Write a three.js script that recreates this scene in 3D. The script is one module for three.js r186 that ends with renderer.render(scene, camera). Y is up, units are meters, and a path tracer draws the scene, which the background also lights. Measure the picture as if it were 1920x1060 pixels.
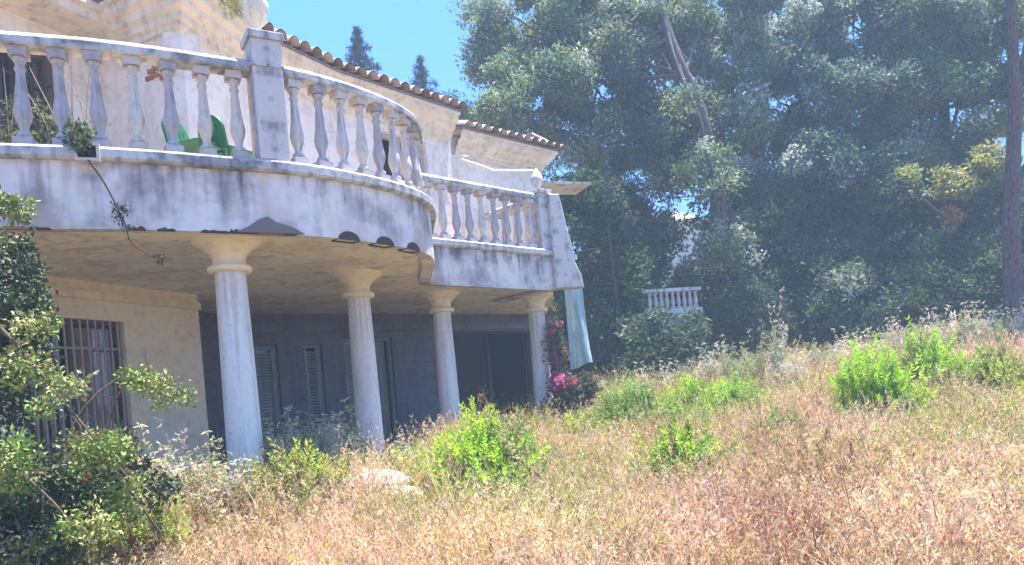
import * as THREE from 'three';
import { mergeGeometries, toCreasedNormals, mergeVertices } from 'three/addons/utils/BufferGeometryUtils.js';
import { RoundedBoxGeometry } from 'three/addons/geometries/RoundedBoxGeometry.js';

// ---------------------------------------------------------------- camera, sky, sun, exposure
const scene = new THREE.Scene();
const camera = new THREE.PerspectiveCamera(41.83, 1920 / 1060, 0.1, 900);
camera.position.set(0, 1.55, 0);
camera.rotation.set(0, 0, -4.9 * Math.PI / 180);
camera.setViewOffset(1920, 1060, 0, -207, 1920, 1060);
camera.updateProjectionMatrix();

const SUN = new THREE.Vector3(0.14, 0.93, -0.10).normalize();
{
  const w = 512, h = 256, d = new Float32Array(w * h * 4), v = new THREE.Vector3();
  for (let j = 0; j < h; j++) for (let i = 0; i < w; i++) {
    const el = ((j + 0.5) / h - 0.5) * Math.PI, az = ((i + 0.5) / w - 0.5) * 2 * Math.PI;
    v.set(Math.cos(el) * Math.cos(az), Math.sin(el), Math.cos(el) * Math.sin(az));
    const up = Math.max(0, v.y), k = Math.exp(-up * 2.6), glow = Math.pow(Math.max(0, v.dot(SUN)), 6);
    let c = [0.055 + 0.20 * k + 0.5 * glow, 0.255 + 0.25 * k + 0.5 * glow, 0.82 + 0.1 * k + 0.45 * glow];
    if (v.y < 0) c = [0.2, 0.2, 0.2];
    d.set([c[0] * 0.6, c[1] * 0.6, c[2] * 0.6, 1], (j * w + i) * 4);
  }
  const t = new THREE.DataTexture(d, w, h, THREE.RGBAFormat, THREE.FloatType);
  t.mapping = THREE.EquirectangularReflectionMapping; t.magFilter = THREE.LinearFilter; t.needsUpdate = true;
  scene.background = t; scene.environment = t;
}
const sun = new THREE.DirectionalLight(new THREE.Color(1, 0.93, 0.82), 5);
sun.position.copy(SUN).multiplyScalar(60).add(new THREE.Vector3(0, 0, -12));
sun.target.position.set(0, 0, -12); scene.add(sun, sun.target);
sun.castShadow = true; sun.shadow.mapSize.set(4096, 4096);
Object.assign(sun.shadow.camera, { left: -40, right: 40, top: 40, bottom: -40, near: 1, far: 160 });
const renderer = new THREE.WebGLRenderer({ antialias: true });
renderer.toneMapping = THREE.LinearToneMapping;
renderer.toneMappingExposure = 3.55;
renderer.shadowMap.enabled = true;
scene.fog = new THREE.FogExp2(new THREE.Color(0.55, 0.75, 1.0), 0.0046);

// ---------------------------------------------------------------- helpers
const V = (x, y, z) => new THREE.Vector3(x, y, z);
function RNG(seed) { let a = seed >>> 0; return () => { a = (a + 0x6D2B79F5) | 0; let t = Math.imul(a ^ (a >>> 15), 1 | a); t = (t + Math.imul(t ^ (t >>> 7), 61 | t)) ^ t; return ((t ^ (t >>> 14)) >>> 0) / 4294967296; }; }
const hash = (x, y, s) => { let h = Math.imul(x | 0, 374761393) + Math.imul(y | 0, 668265263) + Math.imul(s | 0, 1442695041); h = Math.imul(h ^ (h >>> 13), 1274126177); return ((h ^ (h >>> 16)) >>> 0) / 4294967296; };
function noise(x, y, s = 0) { const xi = Math.floor(x), yi = Math.floor(y); let fx = x - xi, fy = y - yi; fx = fx * fx * (3 - 2 * fx); fy = fy * fy * (3 - 2 * fy); const a = hash(xi, yi, s), b = hash(xi + 1, yi, s), c = hash(xi, yi + 1, s), d = hash(xi + 1, yi + 1, s); return a + (b - a) * fx + (c - a) * fy + (a - b - c + d) * fx * fy; }
function fbm(x, y, s = 0, o = 4) { let r = 0, a = 0.5, n = 0; for (let k = 0; k < o; k++) { r += a * noise(x, y, s + k * 17); n += a; a *= 0.5; x *= 2.03; y *= 2.03; } return r / n; }
const clamp = (x, a = 0, b = 1) => Math.min(b, Math.max(a, x));
const smooth = (a, b, x) => { const t = clamp((x - a) / (b - a)); return t * t * (3 - 2 * t); };
const mix = (a, b, t) => a + (b - a) * t;
const ROLL = 4.9 * Math.PI / 180;
function at(px, py, d) { const u = px - 960, v = 737 - py, c = Math.cos(ROLL), s = Math.sin(ROLL); return V((u * c + v * s) / 1387 * d, 1.55 + (-u * s + v * c) / 1387 * d, -d); }

const taken = {};
const numbered = (n) => { const k = taken[n] = (taken[n] ?? -1) + 1; return k ? `${n}_${String(k).padStart(3, '0')}` : n; };
function tag(o, label, category, group, kind) { o.userData.label = label; if (category) o.userData.category = category; if (group) o.userData.group = group; if (kind) o.userData.kind = kind; return o; }
function thing(name, label, category, pos = [0, 0, 0], group) { const g = new THREE.Group(); g.name = numbered(name); g.position.set(...pos); scene.add(g); return tag(g, label, category, group); }
function part(name, geo, mat, parent, label) { const m = new THREE.Mesh(Array.isArray(geo) ? mergeGeometries(geo.map((g) => { const q = g.index ? g.toNonIndexed() : g.clone(); for (const k of Object.keys(q.attributes)) if (!['position', 'normal', 'uv'].includes(k)) q.deleteAttribute(k); return q; })) : geo, mat); m.name = name; m.castShadow = m.receiveShadow = true; if (label) m.userData.label = label; parent.add(m); return m; }
function holder(name, parent, label) { const g = new THREE.Group(); g.name = name; if (label) g.userData.label = label; parent.add(g); return g; }

function tex(w, h, fn, rx = 1, ry = 1, srgb = true) {
  const d = new Uint8Array(w * h * 4);
  for (let j = 0; j < h; j++) for (let i = 0; i < w; i++) { const c = fn(i / w, j / h, i, j), k = (j * w + i) * 4; d[k] = clamp(c[0]) * 255; d[k + 1] = clamp(c[1]) * 255; d[k + 2] = clamp(c[2]) * 255; d[k + 3] = 255; }
  const t = new THREE.DataTexture(d, w, h); t.wrapS = t.wrapT = THREE.RepeatWrapping; t.magFilter = THREE.LinearFilter; t.minFilter = THREE.LinearMipmapLinearFilter; t.generateMipmaps = true;
  if (srgb) t.colorSpace = THREE.SRGBColorSpace; t.repeat.set(rx, ry); t.needsUpdate = true; return t;
}
// ---------------------------------------------------------------- materials
const grey = (f) => { const c = f; return [c, c, c]; };
// plaster: 4 m tile, uv in metres
function plasterMat(base, dirt, amt, seed, rough = 0.9, streak = 1) {
  const map = tex(512, 512, (u, v) => {
    const tx = Math.abs(u - 0.5) * 16, ty = Math.abs(v - 0.5) * 16;
    const a = fbm(tx * 0.6, ty * 0.6, seed, 5), b = fbm(tx * 4, ty * 0.5, seed + 5, 4), e = fbm(tx * 8, ty * 8, seed + 9, 3);
    const sp = fbm(tx * 3, ty * 3, seed + 13, 4); let k = clamp((a - 0.42) * 2) * 0.35 + clamp((b - 0.52) * 2.5) * 0.35 * streak + clamp((sp - 0.5) * 3) * 0.4 + (e - 0.5) * 0.35; k = clamp(k * amt);
    return [0, 1, 2].map((i) => mix(base[i], dirt[i], k) * (0.96 + 0.08 * e));
  }, 0.25, 0.25);
  const bump = tex(256, 256, (u, v) => grey(fbm(Math.abs(u - 0.5) * 60, Math.abs(v - 0.5) * 60, seed + 31, 4)), 0.5, 0.5, false);
  return new THREE.MeshStandardMaterial({ map, bumpMap: bump, bumpScale: 0.0035, roughness: rough });
}
const M = {};
M.wall = plasterMat([0.94, 0.90, 0.86], [0.72, 0.64, 0.58], 0.8, 3);
M.cream = plasterMat([0.94, 0.88, 0.78], [0.72, 0.64, 0.55], 0.8, 11, 0.9, 0.5);
M.soffit = plasterMat([0.95, 0.90, 0.83], [0.58, 0.50, 0.43], 0.95, 21, 0.9, 0);
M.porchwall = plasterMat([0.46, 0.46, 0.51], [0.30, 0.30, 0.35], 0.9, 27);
M.stone = plasterMat([0.80, 0.77, 0.76], [0.44, 0.42, 0.43], 1.15, 41);
M.rail = plasterMat([0.78, 0.77, 0.77], [0.34, 0.34, 0.37], 1.3, 47);
M.column = new THREE.MeshStandardMaterial({ roughness: 0.9, map: tex(256, 512, (u, v) => { const x = Math.abs(u - 0.5) * 2, y = v * 2.4, st = fbm(x * 14, y * 0.9, 431, 4), bl = fbm(x * 3, y * 1.6, 433, 4), f = fbm(x * 26, y * 24, 437, 3), k = clamp((st - 0.5) * 2.6) * 0.3 + clamp((bl - 0.5) * 2) * 0.25 + smooth(0.5, 0.0, y + 0.5 * (bl - 0.5)) * 0.55 + (f - 0.5) * 0.25; return [0, 1, 2].map((i) => mix([0.87, 0.86, 0.86][i], [0.45, 0.43, 0.42][i], clamp(k))); }), bumpMap: tex(256, 256, (u, v) => grey(fbm(Math.abs(u - 0.5) * 40, Math.abs(v - 0.5) * 80, 441, 4)), 1, 1, false), bumpScale: 0.004 });
M.cornice = plasterMat([0.92, 0.87, 0.80], [0.62, 0.56, 0.50], 0.9, 59);
// fascia: one long sheet, u over 16 m, v 0..1 bottom to top, rain streaks from the ledge, lost plaster near the edge
{
  const W = 2048, H = 128;
  const map = tex(W, H, (u, v) => {
    const x = u * 16, y = v * 0.75;
    const blot = fbm(x * 2.6, y * 2.6, 71, 5), streak = fbm(x * 9, y * 1.1, 75, 4), fine = fbm(x * 14, y * 14, 79, 3);
    let k = clamp((blot - 0.46) * 2.4) * 0.5 + clamp((streak - 0.48) * 3.2) * (0.2 + 0.8 * v) * 0.8 + clamp((fbm(x * 22, y * 2, 78, 3) - 0.52) * 3) * 0.35 * v + (fine - 0.5) * 0.25;
    const patch = smooth(0.54, 0.66, fbm(x * 3.1 + 3, y * 2.6, 91, 5));
    let c = [0, 1, 2].map((i) => mix([0.86, 0.83, 0.83][i], [0.40, 0.37, 0.39][i], clamp(k)));
    c = c.map((q, i) => mix(q, [0.92, 0.88, 0.84][i], patch * 0.5));
    const rust = clamp((fbm(x * 3, y * 0.5, 97, 3) - 0.62) * 5) * (0.3 + 0.5 * (1 - v)); c = c.map((q, i) => mix(q, [0.55, 0.40, 0.30][i], rust * 0.5));
    return c;
  }, 1 / 16, 1);
  const bump = tex(1024, 128, (u, v) => grey(fbm(u * 300, v * 14, 99, 4) * 0.6 + 0.4 * smooth(0.54, 0.66, fbm(u * 49.6 + 3, v * 1.95, 91, 5))), 1 / 16, 1, false);
  M.fascia = new THREE.MeshStandardMaterial({ map, bumpMap: bump, bumpScale: 0.006, roughness: 0.92 });
}
const std = (r, g, b, rough = 0.9, metal = 0) => new THREE.MeshStandardMaterial({ color: new THREE.Color().setRGB(r, g, b), roughness: rough, metalness: metal });
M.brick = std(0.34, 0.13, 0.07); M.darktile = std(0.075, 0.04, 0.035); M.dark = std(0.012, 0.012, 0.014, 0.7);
M.tiles = [[0.38, 0.30, 0.26], [0.32, 0.23, 0.20], [0.50, 0.43, 0.38], [0.24, 0.19, 0.17]].map((c) => std(...c, 0.92));
M.iron = std(0.40, 0.37, 0.35, 0.7); M.brownframe = std(0.13, 0.075, 0.045, 0.7); M.darkiron = std(0.05, 0.045, 0.04, 0.7);
M.shutter = plasterMat([0.56, 0.60, 0.60], [0.40, 0.42, 0.43], 1, 461); M.curtain = std(0.34, 0.38, 0.37, 0.95); M.glass = new THREE.MeshPhysicalMaterial({ color: 0xffffff, transmission: 1, thickness: 0, roughness: 0.05 });
M.greenplastic = std(0.015, 0.15, 0.06, 0.5); M.pipe = std(0.75, 0.75, 0.72, 0.5);
M.sheet = new THREE.MeshPhysicalMaterial({ map: tex(128, 128, (u, v) => { const k = fbm(u * 9, v * 4, 411, 4), e = fbm(u * 30, v * 30, 413, 2); return [0.66 * (0.75 + 0.4 * k), 0.76 * (0.78 + 0.35 * k), 0.80 * (0.8 + 0.3 * k)].map((q) => q * (0.92 + 0.16 * e)); }), roughness: 0.95, transmission: 0.2, thickness: 0, side: THREE.DoubleSide });
M.floor = plasterMat([0.74, 0.66, 0.58], [0.5, 0.44, 0.38], 1, 63);
function barkMat(c, s) { return new THREE.MeshStandardMaterial({ map: tex(256, 256, (u, v) => { const k = 0.55 + 0.75 * (fbm(Math.abs(u - 0.5) * 40, Math.abs(v - 0.5) * 10, s, 4) - 0.1); return c.map((q) => q * k); }), roughness: 0.95, bumpMap: tex(128, 128, (u, v) => grey(fbm(Math.abs(u - 0.5) * 40, Math.abs(v - 0.5) * 8, s, 3)), 1, 1, false), bumpScale: 0.03 }); }
M.barkPale = barkMat([0.44, 0.41, 0.40], 101); M.barkDark = barkMat([0.42, 0.36, 0.34], 107); M.cane = std(0.40, 0.33, 0.25); M.canebark = barkMat([0.62, 0.55, 0.46], 113); M.stem = std(0.12, 0.15, 0.05);
const leafMat = (tr = 0.4, rough = 0.85, spec = 0.5) => new THREE.MeshPhysicalMaterial({ color: 0xffffff, roughness: rough, transmission: tr, thickness: 0, side: THREE.DoubleSide, specularIntensity: spec });
M.leaf = leafMat(0.4); M.treeleaf = leafMat(0.6, 0.8, 1); M.grass = leafMat(0.5, 0.95, 0.3); M.gloss = leafMat(0.3, 0.6, 0.8);

// ---------------------------------------------------------------- geometry builders
function uvBox(w, h, d, x = 0, y = 0, z = 0) { // box with uv in metres
  const g = new THREE.BoxGeometry(w, h, d); const p = g.attributes.position, n = g.attributes.normal, u = g.attributes.uv;
  for (let i = 0; i < p.count; i++) { const X = p.getX(i) + x, Y = p.getY(i) + y, Z = p.getZ(i) + z; if (Math.abs(n.getY(i)) > 0.5) u.setXY(i, X, Z); else if (Math.abs(n.getX(i)) > 0.5) u.setXY(i, Z, Y); else u.setXY(i, X, Y); }
  return g.translate(x, y, z);
}
const headings = (path) => path.map((p, i) => { const a = path[Math.max(0, i - 1)], b = path[Math.min(path.length - 1, i + 1)]; const h = [b[0] - a[0], b[1] - a[1]], l = Math.hypot(...h); return [h[0] / l, h[1] / l]; });
function offsetPath(path, o) { // plan path [x, depth]; positive = outwards (towards camera / right)
  const seg = (a, b) => { const h = [b[0] - a[0], b[1] - a[1]], l = Math.hypot(...h); return [h[1] / l, -h[0] / l]; };
  return path.map((p, i) => { const n1 = i ? seg(path[i - 1], p) : seg(p, path[i + 1]), n2 = i < path.length - 1 ? seg(p, path[i + 1]) : n1; let m = [n1[0] + n2[0], n1[1] + n2[1]]; const l = Math.hypot(...m); m = [m[0] / l, m[1] / l]; const k = Math.min(1.8, 1 / Math.max(0.3, m[0] * n1[0] + m[1] * n1[1])); return [p[0] + m[0] * o * k, p[1] + m[1] * o * k]; });
}
const lens = (path) => { const L = [0]; for (let i = 1; i < path.length; i++) L.push(L[i - 1] + Math.hypot(path[i][0] - path[i - 1][0], path[i][1] - path[i - 1][1])); return L; };
function alongPath(path, s) { const L = lens(path); let i = 1; while (i < path.length - 1 && L[i] < s) i++; const t = (s - L[i - 1]) / (L[i] - L[i - 1]), a = path[i - 1], b = path[i], h = [b[0] - a[0], b[1] - a[1]], l = Math.hypot(...h); return { p: [mix(a[0], b[0], t), mix(a[1], b[1], t)], h: [h[0] / l, h[1] / l], yaw: Math.atan2(h[1], h[0]) }; }
function sweep(path, profile, vNorm) { // profile [[offset, y], ...] drawn open; closed by repeating the first point
  const pos = [], uv = [], idx = [], L = lens(path), rails = profile.map(([o]) => offsetPath(path, o)); let acc = 0; const ys = profile.map((q) => q[1]), y0 = Math.min(...ys), y1 = Math.max(...ys);
  for (let k = 0; k < profile.length - 1; k++) {
    const a = profile[k], b = profile[k + 1], dl = Math.hypot(a[0] - b[0], a[1] - b[1]), base = pos.length / 3;
    for (let i = 0; i < path.length; i++) { pos.push(rails[k][i][0], a[1], -rails[k][i][1], rails[k + 1][i][0], b[1], -rails[k + 1][i][1]); if (vNorm) uv.push(L[i], (a[1] - y0) / (y1 - y0), L[i], (b[1] - y0) / (y1 - y0)); else uv.push(L[i], acc, L[i], acc + dl); }
    for (let i = 0; i < path.length - 1; i++) { const q = base + i * 2; idx.push(q, q + 2, q + 1, q + 1, q + 2, q + 3); } acc += dl;
  }
  const g = new THREE.BufferGeometry(); g.setAttribute('position', new THREE.Float32BufferAttribute(pos, 3)); g.setAttribute('uv', new THREE.Float32BufferAttribute(uv, 2)); g.setIndex(idx); g.computeVertexNormals();
  const c = toCreasedNormals(g, 0.5); return c;
}
const rect = (o0, o1, y0, y1) => [[o1, y0], [o1, y1], [o0, y1], [o0, y0], [o1, y0]];
function planShape(pts, y, thick = 0.02) { const s = new THREE.Shape(pts.map((p) => new THREE.Vector2(p[0], p[1]))); const g = new THREE.ExtrudeGeometry(s, { depth: thick, bevelEnabled: false }); return g.rotateX(-Math.PI / 2).translate(0, y, 0); }
const rbox = (w, h, d, r = 0.012) => { const g = new RoundedBoxGeometry(w, h, d, 2, r), p = g.attributes.position, n = g.attributes.normal, u = g.attributes.uv; for (let i = 0; i < p.count; i++) { const X = p.getX(i), Y = p.getY(i), Z = p.getZ(i); if (Math.abs(n.getY(i)) > 0.7) u.setXY(i, X, Z); else if (Math.abs(n.getX(i)) > 0.7) u.setXY(i, Z + 0.7, Y); else u.setXY(i, X, Y); } return g; };
// wall between two plan points with openings [s0, s1, y0, y1]; outer face on the line
function wallGeo(a, b, y0, y1, t, holes = []) {
  const h = [b[0] - a[0], b[1] - a[1]], len = Math.hypot(...h), yaw = Math.atan2(h[1], h[0]);
  const s = new THREE.Shape([[0, y0], [len, y0], [len, y1], [0, y1]].map((q) => new THREE.Vector2(...q)));
  for (const [p, q, r, u] of holes) s.holes.push(new THREE.Path([[p, r], [p, u], [q, u], [q, r]].map((k) => new THREE.Vector2(...k))));
  const g = new THREE.ExtrudeGeometry(s, { depth: t, bevelEnabled: false }).translate(0, 0, -t); g.rotateY(yaw); return g.translate(a[0], 0, -a[1]);
}
function onWall(a, b, s, y, out = 0) { const h = [b[0] - a[0], b[1] - a[1]], len = Math.hypot(...h), yaw = Math.atan2(h[1], h[0]); return { pos: V(a[0] + h[0] / len * s + h[1] / len * out, y, -(a[1] + h[1] / len * s - h[0] / len * out)), yaw }; }
function tube(pts, radii, seg = 6, uvk = 1) { // tapered tube through points
  const n = pts.length, pos = [], uv = [], nor = [], idx = [], up = V(0.31, 0.2, 0.93); let L = 0;
  for (let i = 0; i < n; i++) {
    const t = pts[Math.min(n - 1, i + 1)].clone().sub(pts[Math.max(0, i - 1)]).normalize(); const a = up.clone().cross(t).normalize(), b = t.clone().cross(a); if (i) L += pts[i].distanceTo(pts[i - 1]);
    for (let j = 0; j <= seg; j++) { const th = j / seg * 2 * Math.PI, d = a.clone().multiplyScalar(Math.cos(th)).addScaledVector(b, Math.sin(th)); pos.push(pts[i].x + d.x * radii[i], pts[i].y + d.y * radii[i], pts[i].z + d.z * radii[i]); nor.push(d.x, d.y, d.z); uv.push(j / seg * Math.max(1, Math.round(radii[0] * 6)) * uvk, L * uvk); }
  }
  for (let i = 0; i < n - 1; i++) for (let j = 0; j < seg; j++) { const q = i * (seg + 1) + j, r = q + seg + 1; idx.push(q, q + 1, r, r, q + 1, r + 1); }
  const g = new THREE.BufferGeometry(); g.setAttribute('position', new THREE.Float32BufferAttribute(pos, 3)); g.setAttribute('normal', new THREE.Float32BufferAttribute(nor, 3)); g.setAttribute('uv', new THREE.Float32BufferAttribute(uv, 2)); g.setIndex(idx); return g;
}
function limb(p0, p1, r0, r1, rng, wob = 0.1, seg = 6, n = 7) { const l = p0.distanceTo(p1), pts = [], ra = []; const o1 = V(rng() - 0.5, rng() - 0.5, rng() - 0.5).multiplyScalar(l * wob * 2), o2 = V(rng() - 0.5, rng() - 0.5, rng() - 0.5).multiplyScalar(l * wob); for (let i = 0; i < n; i++) { const t = i / (n - 1); pts.push(p0.clone().lerp(p1, t).addScaledVector(o1, Math.sin(t * Math.PI)).addScaledVector(o2, Math.sin(t * 2 * Math.PI))); ra.push(mix(r0, r1, t)); } return tube(pts, ra, seg); }
// leaf primitives: positions only, flat shaded
function quadsToGeo(tris) { const g = new THREE.BufferGeometry(); g.setAttribute('position', new THREE.Float32BufferAttribute(tris.flat(), 3)); g.computeVertexNormals(); return g; }
function leafTris(o, dir, side, len, wid, fold, out) { // folded lance shaped leaf: four triangles
  const n = dir.clone().cross(side).normalize(), m1 = o.clone().addScaledVector(dir, len * 0.42), tip = o.clone().addScaledVector(dir, len).addScaledVector(n, -len * 0.12), l = m1.clone().addScaledVector(side, wid / 2).addScaledVector(n, fold * wid), r = m1.clone().addScaledVector(side, -wid / 2).addScaledVector(n, fold * wid), a = (v) => [v.x, v.y, v.z];
  out.push([...a(o), ...a(m1), ...a(l)], [...a(l), ...a(m1), ...a(tip)], [...a(o), ...a(r), ...a(m1)], [...a(r), ...a(tip), ...a(m1)]);
}
const rdir = (rng) => { const z = rng() * 2 - 1, a = rng() * 6.2832, r = Math.sqrt(1 - z * z); return V(r * Math.cos(a), z, r * Math.sin(a)); };
function leafCluster(seed, n, R, len, wid, droop = 0.3) { const r = RNG(seed), out = []; for (let i = 0; i < n; i++) { const o = rdir(r).multiplyScalar(R * Math.cbrt(r())); const d = rdir(r); d.y -= droop; d.normalize(); const s = d.clone().cross(rdir(r)).normalize(); leafTris(o, d, s, len * (0.7 + 0.6 * r()), wid * (0.7 + 0.6 * r()), 0.25, out); } return quadsToGeo(out); }
function tuft(seed, n, h, spread, wid, lean, head = 0, headW = 0.28) { // grass blades; head > 0 adds seed heads
  const r = RNG(seed), out = [], a = (v) => [v.x, v.y, v.z];
  for (let i = 0; i < n; i++) {
    const az = r() * 6.283, o = V(Math.cos(az), 0, Math.sin(az)).multiplyScalar(spread * Math.sqrt(r())), dir = V(Math.cos(az + r() - 0.5), 0, Math.sin(az + r() - 0.5)), H = h * (0.55 + 0.6 * r()), le = lean * (0.3 + r()), s = V(-dir.z, 0, dir.x).applyAxisAngle(V(0, 1, 0), r() * 2 - 1).multiplyScalar(wid * (0.6 + 0.8 * r()) / 2);
    const P = [0, 0.4, 0.75, 1].map((t) => o.clone().addScaledVector(dir, le * H * t * t).add(V(0, H * t * (1 - 0.28 * le * t), 0))), W = [1, 0.8, 0.5, 0];
    for (let k = 0; k < 3; k++) { const l0 = P[k].clone().addScaledVector(s, W[k]), r0 = P[k].clone().addScaledVector(s, -W[k]), l1 = P[k + 1].clone().addScaledVector(s, W[k + 1]), r1 = P[k + 1].clone().addScaledVector(s, -W[k + 1]); out.push([...a(l0), ...a(r0), ...a(r1)]); if (k < 2) out.push([...a(l0), ...a(r1), ...a(l1)]); }
    if (head) for (let k = 0; k < 5; k++) { const q = P[3].clone().addScaledVector(P[2].clone().sub(P[3]), r() * 0.8), d = rdir(r); d.y = Math.abs(d.y) + 0.5; d.normalize(); leafTris(q, d, d.clone().cross(rdir(r)).normalize(), head * (0.6 + r() * 0.8), head * headW, 0.2, out); }
  }
  return quadsToGeo(out);
}
function sprig(seed, n, h, leafLen, leafWid) { // upright stem with small leaves all along
  const r = RNG(seed), out = [], a = (v) => [v.x, v.y, v.z]; const s = V(0.004, 0, 0);
  out.push([-0.004, 0, 0, 0.004, 0, 0, 0, h, 0], [0, 0, -0.004, 0, 0, 0.004, 0, h, 0]);
  for (let i = 0; i < n; i++) { const t = 0.1 + 0.9 * i / n, az = i * 2.4 + r(), d = V(Math.cos(az), 0.35 + 0.7 * r(), Math.sin(az)).normalize(); leafTris(V(0, h * t, 0), d, d.clone().cross(V(0, 1, 0)).normalize(), leafLen * (0.6 + 0.6 * r()) * (1.1 - 0.5 * t), leafWid, 0.15, out); }
  return quadsToGeo(out);
}
function weedGeo(seed, n, h, spread) { // stiff branching stems with many small seed flakes in the upper part
  const r = RNG(seed), out = [], a = (v) => [v.x, v.y, v.z], seg = (p, q, w) => { const s = q.clone().sub(p).cross(V(r() - 0.5, 0.2, r() - 0.5)).normalize().multiplyScalar(w / 2); out.push([...a(p.clone().add(s)), ...a(p.clone().sub(s)), ...a(q)]); };
  for (let i = 0; i < n; i++) { const az = r() * 6.283, H = h * (0.55 + 0.55 * r()), o = V(Math.cos(az), 0, Math.sin(az)).multiplyScalar(spread * r()), tip = o.clone().add(V(Math.cos(az) * H * 0.3 * r(), H, Math.sin(az) * H * 0.3 * r())); seg(o, tip, 0.012);
    for (let k = 0; k < 6; k++) { const t = 0.35 + 0.6 * r(), p = o.clone().lerp(tip, t), b = a2(r), q = p.clone().addScaledVector(b, H * 0.22 * (1.15 - t)); seg(p, q, 0.007); for (let m = 0; m < 4; m++) { const d = rdir(r); leafTris(p.clone().lerp(q, 0.5 + 0.5 * r()), d, d.clone().cross(rdir(r)).normalize(), 0.028 + 0.03 * r(), 0.014 + 0.012 * r(), 0.2, out); } }
    for (let k = 0; k < 4; k++) { const t = 0.1 + 0.4 * r(), d = a2(r); leafTris(o.clone().lerp(tip, t), d, d.clone().cross(V(0, 1, 0)).normalize(), 0.1, 0.016, 0.15, out); } }
  return quadsToGeo(out);
}
const a2 = (r) => { const z = r() * 6.283; return V(Math.cos(z), 0.7 + r(), Math.sin(z)).normalize(); };
const _m = new THREE.Matrix4(), _q = new THREE.Quaternion(), _c = new THREE.Color();
function inst(name, geo, mat, list, parent, kind = 'stuff') { // list of {p, q, s, c}
  const im = new THREE.InstancedMesh(geo, mat, list.length); im.name = name; im.castShadow = im.receiveShadow = true; if (kind) im.userData.kind = kind;
  list.forEach((e, i) => { im.setMatrixAt(i, _m.compose(e.p, e.q, e.s.isVector3 ? e.s : V(e.s, e.s, e.s))); im.setColorAt(i, _c.setRGB(...e.c)); });
  parent.add(im); return im;
}
const rq = (rng) => new THREE.Quaternion(rng() * 2 - 1, rng() * 2 - 1, rng() * 2 - 1, rng() * 2 - 1).normalize();
const vary = (c, rng, k) => { const f = 1 + (rng() - 0.5) * k, w = 1 + (rng() - 0.5) * k * 0.4; return [c[0] * f * w, c[1] * f, c[2] * f / w]; };
function pick(pal, rng) { let t = rng() * pal.reduce((s, p) => s + p[1], 0); for (const p of pal) if ((t -= p[1]) <= 0) return p[0]; return pal[0][0]; }
// blobs [x, y, z, rx, ry, rz, weight]: lumps of leaf clusters with gaps between
function blobLeaves(blobs, n, pal, rng, smin, smax, lumps = 22, tight = 0.32) {
  const out = [], tot = blobs.reduce((s, b) => s + (b[6] ?? 1) * b[3] * b[4] * b[5], 0);
  for (const b of blobs) {
    const k = Math.round(n * (b[6] ?? 1) * b[3] * b[4] * b[5] / tot), sub = [];
    for (let i = 0; i < lumps; i++) { const d = rdir(rng).multiplyScalar(0.35 + 0.65 * Math.sqrt(rng())); sub.push([d, pick(pal, rng), 0.6 + 0.8 * rng()]); }
    for (let i = 0; i < k; i++) { const [d, col, sz] = sub[Math.floor(rng() * lumps)], o = rdir(rng).multiplyScalar(tight * sz * Math.cbrt(rng())).add(d); out.push({ p: V(b[0] + o.x * b[3], b[1] + o.y * b[4], b[2] + o.z * b[5]), q: rq(rng), s: mix(smin, smax, rng()), c: vary(rng() < 0.8 ? col : pick(pal, rng), rng, 0.6) }); }
  }
  return out;
}

// ---------------------------------------------------------------- plan of the place
const spl = (pts, n) => { const c = new THREE.CatmullRomCurve3(pts.map((p) => V(p[0], 0, p[1])), false, 'centripetal'); return c.getSpacedPoints(n).map((v) => [v.x, v.z]); };
const BAY = spl([[-8.2, 5.0], [-6.2, 5.42], [-4.1, 6.11], [-3.22, 6.46], [-2.45, 6.9], [-1.95, 7.2], [-1.53, 7.58], [-1.06, 8.2], [-0.84, 8.75], [-0.83, 9.3], [-0.95, 10.1], [-1.07, 10.98]], 90);
const END = [0.93, 12.88], WING = [[-1.07, 10.98], [-0.4, 11.63], [0.26, 12.26], END, [-0.1, 14.0]];
const EDGE = [...BAY, ...WING.slice(1)];
const FLOOR = 0.82, SOFFIT = 3.32, TERR = 3.97, RAILTOP = 4.95;
const distEdge = (x, d) => { let m = 1e9; for (let i = 0; i < EDGE.length; i += 2) m = Math.min(m, Math.hypot(x - EDGE[i][0], d - EDGE[i][1])); return m; };
const inHouse = (x, d) => { let c = false; const P = [...EDGE, [1.3, 17.8], [-12, 17.8], [-12, 5]]; for (let i = 0, j = P.length - 1; i < P.length; j = i++) if ((P[i][1] > d) !== (P[j][1] > d) && x < (P[j][0] - P[i][0]) * (d - P[i][1]) / (P[j][1] - P[i][1]) + P[i][0]) c = !c; return c; };
function ground(x, d) {
  let y = 0.08 + 0.073 * (clamp(d, 0, 26) - 3) + 0.062 * clamp(x - 1, 0, 14) * smooth(6, 16, d) - 0.3 * smooth(1, -6, d);
  y += 0.16 * (fbm(x * 0.35 + 9, d * 0.35 + 9, 5, 3) - 0.5) + 0.06 * (fbm(x * 1.7 + 3, d * 1.7 + 2, 6, 2) - 0.5);
  if (x < 3 && d > 3 && d < 19) { const e = inHouse(x, d) ? 0 : distEdge(x, d), k = Math.exp(-(e * e) / 1.1); y = mix(y, Math.max(y, 0.74), k); if (inHouse(x, d)) y = Math.min(y, 0.76); }
  if (d > 26) y += 0.01 * (d - 26);
  return y;
}

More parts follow.
